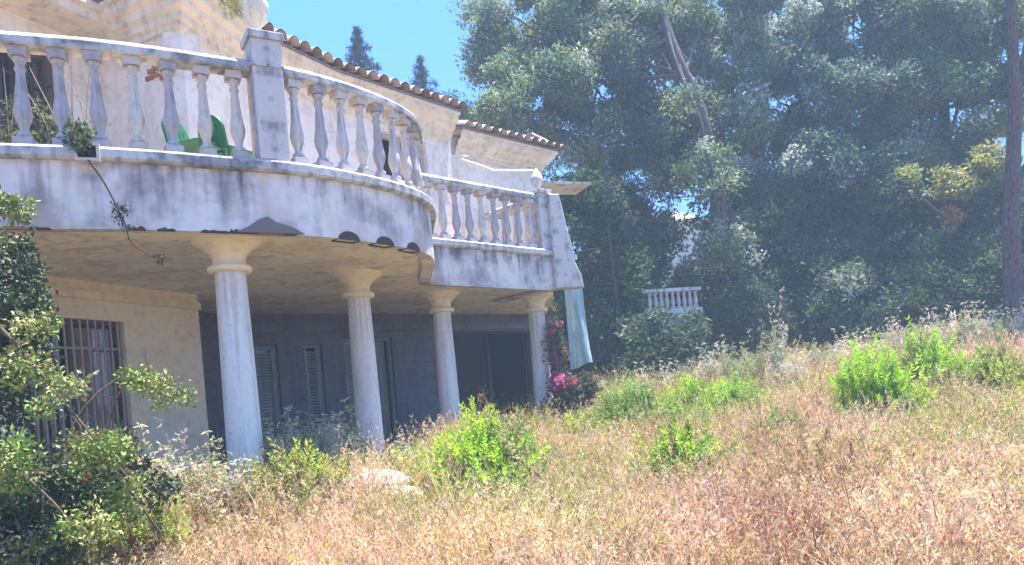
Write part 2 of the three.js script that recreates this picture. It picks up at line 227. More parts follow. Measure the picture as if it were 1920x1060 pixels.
// ---------------------------------------------------------------- ground
{
  const ax = (n, R, p) => Array.from({ length: n + 1 }, (_, i) => { const t = i / n * 2 - 1; return Math.sign(t) * Math.pow(Math.abs(t), p) * R; });
  const xs = ax(150, 260, 2.6), zs = ax(170, 260, 2.6).map((z) => z + 10), pos = [], uv = [], idx = [];
  for (const d of zs) for (const x of xs) { pos.push(x, ground(x, d), -d); uv.push(x, d); }
  const n = xs.length; for (let j = 0; j < zs.length - 1; j++) for (let i = 0; i < n - 1; i++) { const q = j * n + i; idx.push(q, q + 1, q + n, q + n, q + 1, q + n + 1); }
  const g = new THREE.BufferGeometry(); g.setAttribute('position', new THREE.Float32BufferAttribute(pos, 3)); g.setAttribute('uv', new THREE.Float32BufferAttribute(uv, 2)); g.setIndex(idx); g.computeVertexNormals();
  const map = tex(512, 512, (u, v) => { const x = Math.abs(u - 0.5) * 14, y = Math.abs(v - 0.5) * 14, a = fbm(x * 2, y * 2, 201, 4), b = fbm(x * 22, y * 22, 205, 3), c = fbm(x * 0.8, y * 0.8, 209, 3); return [0, 1, 2].map((i) => mix(mix([0.58, 0.46, 0.33][i], [0.44, 0.36, 0.22][i], a), [0.36, 0.38, 0.16][i], clamp((c - 0.5) * 3)) * (0.6 + 0.75 * b)); }, 1 / 7, 1 / 7);
  const m = new THREE.Mesh(g, new THREE.MeshStandardMaterial({ map, roughness: 1, bumpMap: tex(256, 256, (u, v) => grey(fbm(Math.abs(u - 0.5) * 90, Math.abs(v - 0.5) * 90, 221, 3)), 0.5, 0.5, false), bumpScale: 0.05 }));
  m.name = 'ground'; m.receiveShadow = true; m.castShadow = true; scene.add(tag(m, 'dry sloping ground under the overgrown grass', 'ground', null, 'structure'));
}

// ---------------------------------------------------------------- the villa
const villa = thing('villa', 'abandoned white villa with curved balustraded terrace on round columns', 'house');
// porch floor, terrace slab and soffit
{
  const inner = [[0.88, 13.4], [1.2, 17.4], [-12, 17.4], [-12, 5.2]], SLAB = EDGE.slice(0, -1);
  part('porch_floor', planShape([...offsetPath(SLAB, -0.25), ...inner], FLOOR - 0.3, 0.3), M.floor, villa);
  part('porch_ceiling', planShape([...offsetPath(SLAB, -0.14), ...inner], SOFFIT, 0.04), M.soffit, villa);
  part('terrace_floor', planShape([...offsetPath(SLAB, -0.14), ...inner], TERR - 0.12, 0.1), M.floor, villa);
  const fas = part('fascia', [sweep(EDGE, [[-0.16, 3.27], [0, 3.26], [0, 3.85]], true), sweep(EDGE, [[-0.16, 3.3], [-0.16, 3.27]], true)], M.fascia, villa, 'rain streaked plaster front of the terrace slab');
  part('ledge', sweep(EDGE, [[-0.05, 3.84], [0.045, 3.845], [0.07, 3.865], [0.07, 3.935], [0.05, 3.96], [-0.2, 3.99], [-0.2, 3.9]]), M.rail, villa);
  // broken lower edge: bricks and tile ends bared where the plaster fell
  const r = RNG(5), L = lens(EDGE), sAt = (x) => { let b = 0, m = 1e9; EDGE.forEach((p, i) => { if (i < 91 && p[1] < 9.4) { const e = Math.abs(p[0] - x); if (e < m) { m = e; b = L[i]; } } }); return b; };
  const spans = [[-4.1, -3.82], [-3.2, -3.08], [-3.06, -2.88], [-2.75, -2.4], [-2.38, -1.95], [-4.6, -4.2], [-5.2, -4.7]];
  for (const [x0, x1] of spans) {
    let s = sAt(x0); const s1 = sAt(x1);
    while (s < s1) { const w = Math.min(0.13 + r() * 0.14, s1 - s + 0.03), q = alongPath(EDGE, s + w / 2), n = 7, pts = [[-w / 2, 0]]; for (let k = 0; k <= n; k++) pts.push([-w / 2 + w * k / n, (k === 0 || k === n ? 0.006 : 0.012 + 0.035 * r() * r())]); pts.push([w / 2, 0]); const m = part('exposed_tile', new THREE.ExtrudeGeometry(new THREE.Shape(pts.map((p) => new THREE.Vector2(...p))), { depth: 0.05, bevelEnabled: false }), r() < 0.15 ? M.brick : M.darktile, fas); m.position.set(q.p[0] - q.h[1] * 0.046, 3.259, -(q.p[1] + q.h[0] * 0.046)); m.rotation.y = q.yaw; s += w; }
  }
  for (const x of [-1.53, -1.2, -0.98]) { const q = alongPath(EDGE, sAt(x)), g = new THREE.CylinderGeometry(0.11, 0.11, 0.13, 14, 1, false, 0, Math.PI).rotateX(Math.PI / 2).rotateZ(Math.PI / 2).scale(1.2, 0.85, 1); const m = part('exposed_tile', g, M.darktile, fas); m.position.set(q.p[0] - q.h[1] * 0.06, 3.25, -(q.p[1] + q.h[0] * 0.06)); m.rotation.y = q.yaw; }
  // lump of fallen render, low triangular scar on the fascia
  { const q = alongPath(EDGE, sAt(-2.18)), s = new THREE.Shape([[-0.3, 0], [-0.2, 0.04], [-0.06, 0.13], [0.0, 0.15], [0.07, 0.1], [0.24, 0.05], [0.33, 0]].map((p) => new THREE.Vector2(...p))); const m = part('plaster_scar', new THREE.ExtrudeGeometry(s, { depth: 0.02, bevelEnabled: true, bevelSize: 0.006, bevelThickness: 0.005, bevelSegments: 1 }), std(0.17, 0.14, 0.14), fas); m.position.set(q.p[0] + q.h[1] * 0.0, 3.265, -(q.p[1] - q.h[0] * 0.0)); m.rotation.y = q.yaw; }
  // drain spout through the ledge
  { const q = alongPath(EDGE, sAt(-3.5)), sp = holder('drain_spout', villa, 'square white drain opening in the terrace ledge'); sp.position.set(q.p[0] + q.h[1] * 0.075, 3.89, -(q.p[1] - q.h[0] * 0.075)); sp.rotation.y = q.yaw;
    for (const [w, h, x, y] of [[0.19, 0.025, 0, 0.065], [0.19, 0.025, 0, -0.065], [0.025, 0.105, -0.0825, 0], [0.025, 0.105, 0.0825, 0]]) part('frame', uvBox(w, h, 0.06, x, y, 0.02), M.stone, sp); part('hole', uvBox(0.14, 0.105, 0.02, 0, 0, 0), M.dark, sp); }
}
// balustrades
const RAILP = offsetPath(EDGE, -0.12);
{
  const prof = [[0, 0.085], [0.047, 0.085], [0.06, 0.1], [0.06, 0.12], [0.042, 0.14], [0.034, 0.16], [0.04, 0.19], [0.062, 0.25], [0.07, 0.3], [0.064, 0.36], [0.05, 0.44], [0.042, 0.54], [0.036, 0.63], [0.034, 0.66], [0.045, 0.675], [0.045, 0.695], [0.036, 0.705], [0.038, 0.73], [0.056, 0.765], [0.062, 0.785], [0, 0.786]].map((p) => new THREE.Vector2(...p));
  const lathe = new THREE.LatheGeometry(prof, 14).toNonIndexed(), foot = uvBox(0.15, 0.085, 0.15, 0, 0.0425, 0), cap = uvBox(0.14, 0.075, 0.14, 0, 0.823, 0);
  const bal = mergeGeometries([lathe, foot.toNonIndexed(), cap.toNonIndexed()]); { const u = bal.attributes.uv; for (let i = 0; i < u.count; i++) u.setXY(i, u.getX(i) * 0.5, u.getY(i) * 0.9); }
  const L = lens(RAILP), sBy = (x, lim) => { let b = 0, m = 1e9; RAILP.forEach((p, i) => { if (i <= lim) { const e = Math.abs(p[0] - x); if (e < m) { m = e; b = i; } } }); return b; };
  const iP = sBy(-2.1, 76), sP = L[iP], iEnd = L.length - 1, sCorner = L[iEnd - 1], sStart = L[90], bmats = [M.stone, plasterMat([0.82, 0.78, 0.74], [0.48, 0.44, 0.42], 1.1, 303), plasterMat([0.72, 0.69, 0.70], [0.38, 0.36, 0.38], 1.1, 307)];
  const rng = RNG(44);
  function run(name, s0, s1, label, step = 0.285) {
    const n = Math.max(2, Math.round((s1 - s0) / step)), bs = holder(name, villa, label), path = []; const k = Math.ceil((s1 - s0) / 0.12); for (let i = 0; i <= k; i++) path.push(alongPath(RAILP, mix(s0, s1, i / k)).p);
    for (let i = 0; i < n; i++) { const q = alongPath(RAILP, mix(s0, s1, (i + 0.5) / n)), m = part('baluster', bal, bmats[Math.floor(rng() * 3)], bs); m.position.set(q.p[0], TERR + 0.0, -q.p[1]); m.rotation.set((rng() - 0.5) * 0.03, q.yaw + (rng() - 0.5) * 0.1, (rng() - 0.5) * 0.03); }
    part('handrail', sweep(path, [[-0.1, 4.832], [0.09, 4.832], [0.1, 4.85], [0.1, 4.9], [0.085, 4.925], [0.05, 4.95], [-0.06, 4.95], [-0.1, 4.92], [-0.1, 4.832]]), M.rail, bs);
  }
  run('balustrade', L[2], sP - 0.15, 'left run of the balustrade, grey with grime');
  run('balustrade', sP + 0.15, L[82], 'curved run of the balustrade right of the square pillar', 0.265);
  run('balustrade', sStart + 0.1, sCorner - 0.16, 'straight run of the balustrade at the far end', 0.26);
  run('balustrade', sCorner + 0.2, L[iEnd], 'short return of the balustrade to the house');
  function pillar(s, w, y1, extra) { const q = alongPath(RAILP, s), pg = holder('pillar', villa); pg.position.set(q.p[0], 0, -q.p[1]); pg.rotation.y = q.yaw; const h = y1 - TERR; part('shaft', rbox(w, h - 0.06, w).translate(0, TERR + (h - 0.06) / 2, 0), M.stone, pg); part('cap', rbox(w + 0.05, 0.08, w + 0.05).translate(0, y1 - 0.03, 0), M.rail, pg); part('band', rbox(w + 0.03, 0.035, w + 0.03, 0.01).translate(0, 4.88, 0), M.rail, pg); if (extra) extra(pg); return q; }
  const qp = pillar(sP, 0.29, 5.2);
  const up = [[0, 0], [0.09, 0], [0.09, 0.03], [0.045, 0.06], [0.05, 0.09], [0.11, 0.16], [0.14, 0.26], [0.15, 0.34], [0.13, 0.36], [0, 0.34]].map((p) => new THREE.Vector2(...p));
  { const u = part('urn', new THREE.LatheGeometry(up, 20), M.cornice, villa); u.position.set(qp.p[0] - 0.06, 5.21, -qp.p[1]); }
  const fin = [[0, 0], [0.07, 0], [0.07, 0.03], [0.035, 0.05], [0.05, 0.07], [0.1, 0.13], [0.115, 0.19], [0.09, 0.27], [0.045, 0.34], [0.012, 0.4], [0, 0.405]].map((p) => new THREE.Vector2(...p));
  const qc = pillar(sCorner - 0.02, 0.3, 5.0);
  { const u = part('finial', new THREE.LatheGeometry(fin, 18), M.stone, villa); u.position.set(qc.p[0], 5.01, -qc.p[1]); }
  // raking buttress under and beside the end pillar
  { const s = new THREE.Shape([[0, 3.3], [0.50, 3.3], [0.47, 3.5], [0.37, 3.72], [0.35, 3.95], [0.27, 4.3], [0.21, 4.7], [0.17, 4.9], [0, 4.9]].map((p) => new THREE.Vector2(...p))); const m = part('buttress', new THREE.ExtrudeGeometry(s, { depth: 0.24, bevelEnabled: true, bevelSize: 0.015, bevelThickness: 0.015, bevelSegments: 1 }), M.stone, villa); const q = alongPath(RAILP, sCorner - 0.02); m.position.set(q.p[0] + 0.1, 0, -q.p[1] - 0.1); m.rotation.y = 0.35; }
}
// round columns
{
  const H = SOFFIT - 0.55;
  const shaft = []; for (let i = 0; i <= 14; i++) { const t = i / 14; shaft.push(new THREE.Vector2(0.178 - 0.03 * Math.pow(t, 1.6), 0.62 + t * (3.0 - 0.62))); }
  const sh = new THREE.LatheGeometry(shaft, 32); { const u = sh.attributes.uv; for (let i = 0; i < u.count; i++) u.setXY(i, u.getX(i), u.getY(i)); }
  const base = new THREE.LatheGeometry([[0.0, 0.6], [0.235, 0.6], [0.245, 0.68], [0.24, 0.82], [0.25, 0.86], [0.245, 0.9], [0.21, 0.92], [0.205, 0.95], [0.18, 0.97]].map((p) => new THREE.Vector2(...p)), 32);
  const cap = new THREE.LatheGeometry([[0.15, 2.985], [0.2, 2.99], [0.215, 3.01], [0.215, 3.04], [0.2, 3.055], [0.165, 3.06], [0.16, 3.11], [0.175, 3.16], [0.22, 3.21], [0.28, 3.25], [0.33, 3.28], [0.34, 3.325]].map((p) => new THREE.Vector2(...p)), 32);
  const colBase = plasterMat([0.84, 0.82, 0.8], [0.42, 0.4, 0.38], 1.2, 449); for (const [x, d] of [[-2.72, 7.43], [-1.94, 9.9], [-1.06, 12.4], [0.57, 13.6], [-5.6, 6.3]]) { const c = holder('column', villa); c.position.set(x, 0, -d); c.rotation.y = x * 3; part('shaft', sh, M.column, c); part('base', base, colBase, c); part('capital', cap, M.cream, c); }
}
// ground floor walls under the terrace
function bars(parent, a, b, s0, s1, y0, y1, n, mat, out = 0.03, w = 0.018) { for (let i = 0; i < n; i++) { const o = onWall(a, b, mix(s0, s1, (i + 0.5) / n), (y0 + y1) / 2, out), m = part('bar', uvBox(w, y1 - y0, w), mat, parent); m.position.copy(o.pos); m.rotation.y = o.yaw; } for (const y of [mix(y0, y1, 0.18), mix(y0, y1, 0.82)]) { const o = onWall(a, b, (s0 + s1) / 2, y, out - 0.02), m = part('cross_bar', uvBox(s1 - s0, 0.03, 0.012), mat, parent); m.position.copy(o.pos); m.rotation.y = o.yaw; } }
function frame(parent, a, b, s0, s1, y0, y1, w, t, mat, out, mull = 0) { const add = (sa, sb, ya, yb) => { const o = onWall(a, b, (sa + sb) / 2, (ya + yb) / 2, out), m = part('frame', uvBox(sb - sa, yb - ya, t), mat, parent); m.position.copy(o.pos); m.rotation.y = o.yaw; }; add(s0, s0 + w, y0, y1); add(s1 - w, s1, y0, y1); add(s0 + w, s1 - w, y1 - w, y1); add(s0 + w, s1 - w, y0, y0 + w); for (let i = 1; i <= mull; i++) { const s = mix(s0, s1, i / (mull + 1)); add(s - w / 2, s + w / 2, y0 + w, y1 - w); } }
function slab(name, parent, a, b, s0, s1, y0, y1, t, mat, out) { const o = onWall(a, b, (s0 + s1) / 2, (y0 + y1) / 2, out), m = part(name, uvBox(s1 - s0, y1 - y0, t), mat, parent); m.position.copy(o.pos); m.rotation.y = o.yaw; return m; }
{
  const A = [-6.12, 5.8], B = [-4.34, 10.5], len = Math.hypot(B[0] - A[0], B[1] - A[1]); // left wall, window with iron bars
  const W0 = 2.35, W1 = 3.75, Y0 = 0.95, Y1 = 2.86;
  part('wall', wallGeo(A, B, 0.6, SOFFIT, 0.25, [[W0, W1, Y0, Y1]]), M.cream, villa);
  slab('cornice_band', villa, A, B, 0, len, 3.1, 3.2, 0.05, M.cream, 0.025);
  const w = holder('window', villa, 'barred ground floor window behind the bramble'); frame(w, A, B, W0, W1, Y0, Y1, 0.055, 0.06, M.brownframe, -0.12, 1); slab('pane', w, A, B, W0 + 0.05, W1 - 0.05, Y0 + 0.05, Y1 - 0.05, 0.006, M.glass, -0.15); bars(w, A, B, W0 + 0.02, W1 - 0.02, Y0, Y1, 13, M.iron, -0.04);
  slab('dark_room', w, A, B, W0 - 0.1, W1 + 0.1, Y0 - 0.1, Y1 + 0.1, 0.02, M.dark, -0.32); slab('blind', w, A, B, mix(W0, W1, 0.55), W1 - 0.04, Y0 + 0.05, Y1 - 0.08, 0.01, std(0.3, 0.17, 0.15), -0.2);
  const C = [-5.25, 12.2], D = [1.25, 17.6]; // recessed porch wall
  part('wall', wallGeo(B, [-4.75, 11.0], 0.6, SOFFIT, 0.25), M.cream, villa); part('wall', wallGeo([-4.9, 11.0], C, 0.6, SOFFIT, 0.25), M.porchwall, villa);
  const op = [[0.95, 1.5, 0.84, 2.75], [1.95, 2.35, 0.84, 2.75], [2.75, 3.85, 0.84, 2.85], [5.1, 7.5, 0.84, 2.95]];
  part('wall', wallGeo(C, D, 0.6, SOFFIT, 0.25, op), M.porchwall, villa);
  slab('cornice_band', villa, C, D, 0, 8.4, 2.98, 3.12, 0.06, M.porchwall, 0.03);
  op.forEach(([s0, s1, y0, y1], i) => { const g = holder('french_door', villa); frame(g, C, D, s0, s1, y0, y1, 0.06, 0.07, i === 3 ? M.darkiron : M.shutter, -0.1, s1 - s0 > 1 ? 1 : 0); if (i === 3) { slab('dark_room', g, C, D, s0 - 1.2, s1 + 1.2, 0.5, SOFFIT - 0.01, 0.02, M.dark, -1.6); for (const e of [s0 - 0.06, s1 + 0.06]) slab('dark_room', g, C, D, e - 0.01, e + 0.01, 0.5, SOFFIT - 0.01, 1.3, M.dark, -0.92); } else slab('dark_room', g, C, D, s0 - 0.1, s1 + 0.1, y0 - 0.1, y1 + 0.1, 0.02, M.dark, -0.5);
      if (i === 3) { g.userData.label = 'wide open doorway into a dark room'; return; }
      slab('pane', g, C, D, s0 + 0.05, s1 - 0.05, y0 + 0.05, y1 - 0.05, 0.006, M.glass, -0.13); { const nl = s1 - s0 > 1 ? 2 : 1, lw = (s1 - s0 - 0.12) / nl; for (let k = 0; k < nl; k++) { if (i === 2 && k === 1) continue; const bx = []; for (let y = y0 + 0.12; y < y1 - 0.1; y += 0.055) bx.push(uvBox(lw - 0.1, 0.045, 0.008).rotateX(0.6).translate(0, y, 0)); for (const sx of [-1, 1]) bx.push(uvBox(0.05, y1 - y0 - 0.14, 0.035, sx * (lw / 2 - 0.025), (y0 + y1) / 2, 0)); const o = onWall(C, D, s0 + 0.06 + lw * (k + 0.5), 0, -0.06), m = part('louvred_shutter', bx, M.shutter, g); m.position.copy(o.pos); m.rotation.y = o.yaw; m.userData.kind = 'stuff'; } }
    if (i === 2) { const n = 26, pos = []; const gm = new THREE.PlaneGeometry(s1 - s0 - 0.1, y1 - y0 - 0.1, 60, 1), p = gm.attributes.position; for (let k = 0; k < p.count; k++) p.setZ(k, 0.03 * Math.sin(p.getX(k) * 42) + 0.015 * Math.sin(p.getX(k) * 97)); gm.computeVertexNormals(); const o = onWall(C, D, (s0 + s1) / 2, (y0 + y1) / 2, -0.24), m = part('curtain', gm, M.curtain, g); m.position.copy(o.pos); m.rotation.y = o.yaw; m.material.side = THREE.DoubleSide; } });
}
// upper floor
{
  const WA = [-6.6, 5.2], WB = [-4.72, 9.05], WC = [-3.42, 8.45], WD = [-3.12, 9.75], WE = [-2.4, 11.0], WF = [-0.72, 12.95], TOP = 6.42;
  const lenAB = Math.hypot(WB[0] - WA[0], WB[1] - WA[1]);
  const s0 = 2.5, s1 = 3.75;
  part('wall', wallGeo(WA, WB, TERR - 0.02, 6.3, 0.25, [[s0, s1, TERR, 5.9]]), M.wall, villa);
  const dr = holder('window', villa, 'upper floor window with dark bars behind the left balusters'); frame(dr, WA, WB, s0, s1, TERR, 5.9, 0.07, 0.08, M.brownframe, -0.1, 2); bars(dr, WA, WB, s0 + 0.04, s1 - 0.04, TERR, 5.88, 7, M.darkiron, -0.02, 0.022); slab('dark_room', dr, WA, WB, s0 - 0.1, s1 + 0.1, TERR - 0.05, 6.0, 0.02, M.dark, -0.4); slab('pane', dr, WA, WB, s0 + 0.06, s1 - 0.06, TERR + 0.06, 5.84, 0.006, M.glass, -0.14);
  part('wall', wallGeo(WB, WC, TERR - 0.02, TOP, 0.25), M.wall, villa);
  part('wall', wallGeo(WC, WD, TERR - 0.02, TOP, 0.25), M.wall, villa);
  part('wall', wallGeo(WD, WE, TERR - 0.02, TOP, 0.25), M.wall, villa);
  part('wall', wallGeo(WE, WF, TERR - 0.02, TOP, 0.25, [[0.9, 2.0, TERR, 5.9]]), M.wall, villa);
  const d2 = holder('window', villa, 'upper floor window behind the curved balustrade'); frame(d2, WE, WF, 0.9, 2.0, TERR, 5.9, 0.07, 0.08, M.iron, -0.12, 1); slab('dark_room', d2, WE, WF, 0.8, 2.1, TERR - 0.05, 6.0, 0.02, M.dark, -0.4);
  const c2 = [-0.9, 13.0], D2 = [-0.72, 13.75], E2 = [0.95, 15.35], F2 = [-0.3, 17.2];
  part('wall', wallGeo(c2, D2, TERR - 0.02, TOP, 0.2), M.wall, villa);
  part('wall', wallGeo(D2, E2, TERR - 0.02, TOP, 0.25), M.wall, villa);
  part('wall', wallGeo(E2, F2, TERR - 0.02, TOP, 0.25), M.wall, villa);
  const eave1 = [WB, WC, WD, WE, WF], eave2 = [D2, E2, F2], eave0 = [WA, WB];
  const prof = [[-0.05, 6.02], [0.05, 6.02], [0.05, 6.08], [0.09, 6.1], [0.1, 6.16], [0.17, 6.2], [0.19, 6.27], [0.27, 6.31], [0.28, 6.4], [0.33, 6.4], [0.33, 6.44], [-0.05, 6.44]];
  part('cornice', sweep(eave1, prof), M.cornice, villa); part('cornice', sweep(eave2, prof), M.cornice, villa);
  // left wing: deep eave with a rake board
  part('cornice', sweep(eave0, [[-0.05, 6.2], [0.5, 6.24], [0.5, 6.36], [0.56, 6.36], [0.56, 6.42], [-0.05, 6.42]]), M.cornice, villa);
  const roof = part('roof', [sweep(eave1, [[0.34, 6.445], [0.34, 6.475], [-1.6, 7.1]]), sweep(eave2, [[0.34, 6.445], [0.34, 6.475], [-1.6, 7.1]]), sweep(eave0, [[0.56, 6.425], [0.56, 6.45], [-1.4, 7.05]])], M.tiles[1], villa);
  const r = RNG(77), tileUp = new THREE.CylinderGeometry(0.085, 0.1, 0.42, 10, 1, true, -Math.PI / 2, Math.PI), tileG = tileUp.rotateX(-Math.PI / 2);
  { const inn = tileG.clone().scale(0.86, 0.86, 1), gi = inn.index.array; for (let i = 0; i < gi.length; i += 3) { const t = gi[i]; gi[i] = gi[i + 1]; gi[i + 1] = t; } const nn = inn.attributes.normal; for (let i = 0; i < nn.count; i++) nn.setXYZ(i, -nn.getX(i), -nn.getY(i), -nn.getZ(i)); var tg = mergeGeometries([tileG, inn]); }
  for (const [pth, o] of [[eave1, 0.44], [eave2, 0.44]]) {
    const e = offsetPath(pth, o), L = lens(e), T = L[L.length - 1];
    for (let s = 0.08; s < T; s += 0.215) for (let row = 0; row < 2; row++) { const q = alongPath(e, s), m = part('roof_tile', tg, M.tiles[Math.floor(r() * 4)], roof), back = 0.2 + row * 0.34; m.position.set(q.p[0] - q.h[1] * back, 6.475 + row * 0.12 + 0.065, -(q.p[1] + q.h[0] * back)); m.rotation.set(0, q.yaw + (r() - 0.5) * 0.08, 0); m.rotateX(0.33 + (r() - 0.5) * 0.04); m.material.side = THREE.DoubleSide; }
  }
  // bared brick in the wall of the projecting corner
  { const o = onWall(WB, WC, 0.98, 5.6, 0.004), g = holder('brick_patch', villa, 'orange bare brick where plaster fell off the upper wall'); g.position.copy(o.pos); g.rotation.y = o.yaw; let k = 0; for (const [x, y] of [[0, 0], [0.13, 0.01], [-0.06, 0.065], [0.08, 0.07], [0.02, 0.13], [-0.1, -0.01], [0.13, -0.055]]) { const m = part('brick', uvBox(0.115, 0.05, 0.03), k++ % 2 ? M.brick : std(0.45, 0.17, 0.07), g); m.position.set(x, y, 0); } }
  // thin flat canopy past the end of the house
  part('canopy_slab', uvBox(1.3, 0.05, 0.8, 0, 0, 0).rotateY(0.35).translate(1.3, 5.82, -15.75), M.stone, villa, 'thin flat concrete canopy past the end of the house');
}
// clothes-line pipe behind the far balustrade
{ const t = thing('railing_pipe', 'pale horizontal pipe on a thin post behind the far balustrade', 'pipe', [0, 0, 0]); const a = at(860, 297, 12.6), b = at(925, 320, 13), c = at(1000, 320, 13.3); part('pipe', tube([a, a.clone().lerp(b, 0.5), b, b.clone().lerp(c, 0.5), c], [0.022, 0.022, 0.022, 0.022, 0.022], 8), M.pipe, t); part('post', tube([V(a.x + 0.02, TERR - 0.02, a.z), V(a.x - 0.02, a.y + 0.12, a.z)], [0.02, 0.02], 8), M.pipe, t); part('cross_arm', tube([a.clone().add(V(-0.14, 0.05, 0.03)), a.clone().add(V(0.16, 0.03, -0.03))], [0.014, 0.014], 6), M.pipe, t); const e = V(c.x, TERR - 0.02, c.z); part('post', tube([e, c.clone().add(V(0, 0.02, 0))], [0.02, 0.02], 8), M.pipe, t); }

// ---------------------------------------------------------------- things on the terrace and beside the house
function chair(x, d, yaw, label) {
  const t = thing('plastic_chair', label, 'chair', [x, TERR - 0.02, -d], 'green chairs on the terrace'); t.rotation.y = yaw; t.scale.setScalar(0.93);
  const s = new THREE.Shape(); s.moveTo(-0.23, 0); s.lineTo(0.23, 0); s.lineTo(0.24, 0.25); s.absarc(0, 0.28, 0.24, 0, Math.PI); s.lineTo(-0.23, 0); for (const x of [-0.13, -0.045, 0.045, 0.13]) s.holes.push(new THREE.Path([[x - 0.016, 0.08], [x - 0.016, 0.36], [x + 0.016, 0.36], [x + 0.016, 0.08]].map((k) => new THREE.Vector2(...k))));
  const b = part('backrest', new THREE.ExtrudeGeometry(s, { curveSegments: 16, depth: 0.02, bevelEnabled: true, bevelSize: 0.008, bevelThickness: 0.008, bevelSegments: 2 }), M.greenplastic, t); b.scale.set(0.85, 0.72, 1); b.position.set(0, 0.42, -0.22); b.rotation.x = -0.2;
  part('seat', new RoundedBoxGeometry(0.46, 0.03, 0.44, 2, 0.012).translate(0, 0.42, 0), M.greenplastic, t);
  for (const [x1, z1] of [[-0.2, 0.19], [0.2, 0.19], [-0.2, -0.19], [0.2, -0.19]]) part('leg', tube([V(x1 * 1.12, 0, z1 * 1.12), V(x1, 0.41, z1)], [0.018, 0.024], 8), M.greenplastic, t);
}
{ const a = at(382, 240, 7.9), b = at(328, 230, 7.6); chair(a.x + 0.27, 7.9, 2.6, 'green plastic chair with rounded back behind the balusters next to the square pillar'); chair(b.x + 0.2, 7.6, 1.35, 'green plastic chair seen edge on behind the middle of the left balusters'); }
{ // pale blue cloth
  const w = 0.36, h = 1.55, g = new THREE.PlaneGeometry(w, h, 40, 30), p = g.attributes.position; for (let i = 0; i < p.count; i++) { const x = p.getX(i), y = p.getY(i), t = 0.5 - y / h; p.setXYZ(i, x * (0.95 + 0.2 * t * t) + 0.03 * t * t, y - 0.06 * Math.cos(x * 9) * (1 - t) + 0.05 * Math.sin(x * 11) * t, 0.07 * Math.sin(x * 15 + y * 1.7 + 2 * noise(x * 4, y * 2, 3)) * (0.3 + 0.7 * t) + 0.05 * (fbm(x * 7 + 9, y * 2.5 + 9, 4, 3) - 0.5)); } g.computeVertexNormals();
  const t = thing('hanging_sheet', 'pale blue sheet hanging in folds beside the farthest column', 'sheet', [1.32, 2.72, -13.9]); part('cloth', g, M.sheet, t); part('cord', tube([V(-0.4, 0.64, 1.0), V(0, 0.78, 0)], [0.006, 0.006], 5), M.pipe, t);
}
{ // far garden balustrade and white wall glimpsed between the trees
  const t = thing('garden_balustrade', 'low white balustrade in tree shade far behind the meadow', 'balustrade', [0, 0, 0]); const a = at(1215, 592, 17.6), b = at(1312, 592, 17.9), pl = M.stone;
  const n = 9, y0 = a.y, d = b.clone().sub(a); const g = new THREE.LatheGeometry([[0, 0], [0.06, 0], [0.06, 0.05], [0.03, 0.07], [0.055, 0.15], [0.03, 0.33], [0.055, 0.38], [0.055, 0.41], [0, 0.41]].map((p) => new THREE.Vector2(...p)), 10);
  for (let i = 0; i < n; i++) { const m = part('baluster', g, pl, t); m.position.copy(a).addScaledVector(d, (i + 0.5) / n); m.position.y = y0 + 0.12; }
  const mid = a.clone().lerp(b, 0.5), yaw = Math.atan2(-(b.z - a.z), b.x - a.x), L = Math.hypot(d.x, d.z); for (const [nm, y, hh, dd] of [['handrail', 0.57, 0.08, 0.2], ['plinth', 0.06, 0.12, 0.18]]) { const m = part(nm, uvBox(L + 0.1, hh, dd), pl, t); m.position.set(mid.x, y0 + y, mid.z); m.rotation.y = yaw; }
  const base = part('wall', uvBox(L + 0.1, 1.6, 0.22), M.porchwall, t); base.position.set(mid.x, y0 - 0.8, mid.z); base.rotation.y = yaw;
  const hs = thing('garden_house', 'white sunlit building glimpsed through a gap in the trees', 'house', [0, 0, 0]); const q = at(1285, 480, 34), gy = ground(q.x, 34); hs.position.set(q.x, gy, q.z); hs.rotation.y = 0.95; const h = q.y - gy + 1.2; part('wall', uvBox(3.4, h + 0.3, 3.4, 0, h / 2 - 0.15, -0.5), M.pipe, hs); part('roof', new THREE.ConeGeometry(2.9, 1.0, 4, 1).rotateY(Math.PI / 4).translate(0, h + 0.5, -0.5), M.tiles[0], hs); part('window', uvBox(0.8, 1.1, 0.08, 1.0, h - 1.2, 1.23), M.darkiron, hs); part('door', uvBox(0.9, 2, 0.08, -0.9, 1.0, 1.23), M.brownframe, hs);
}

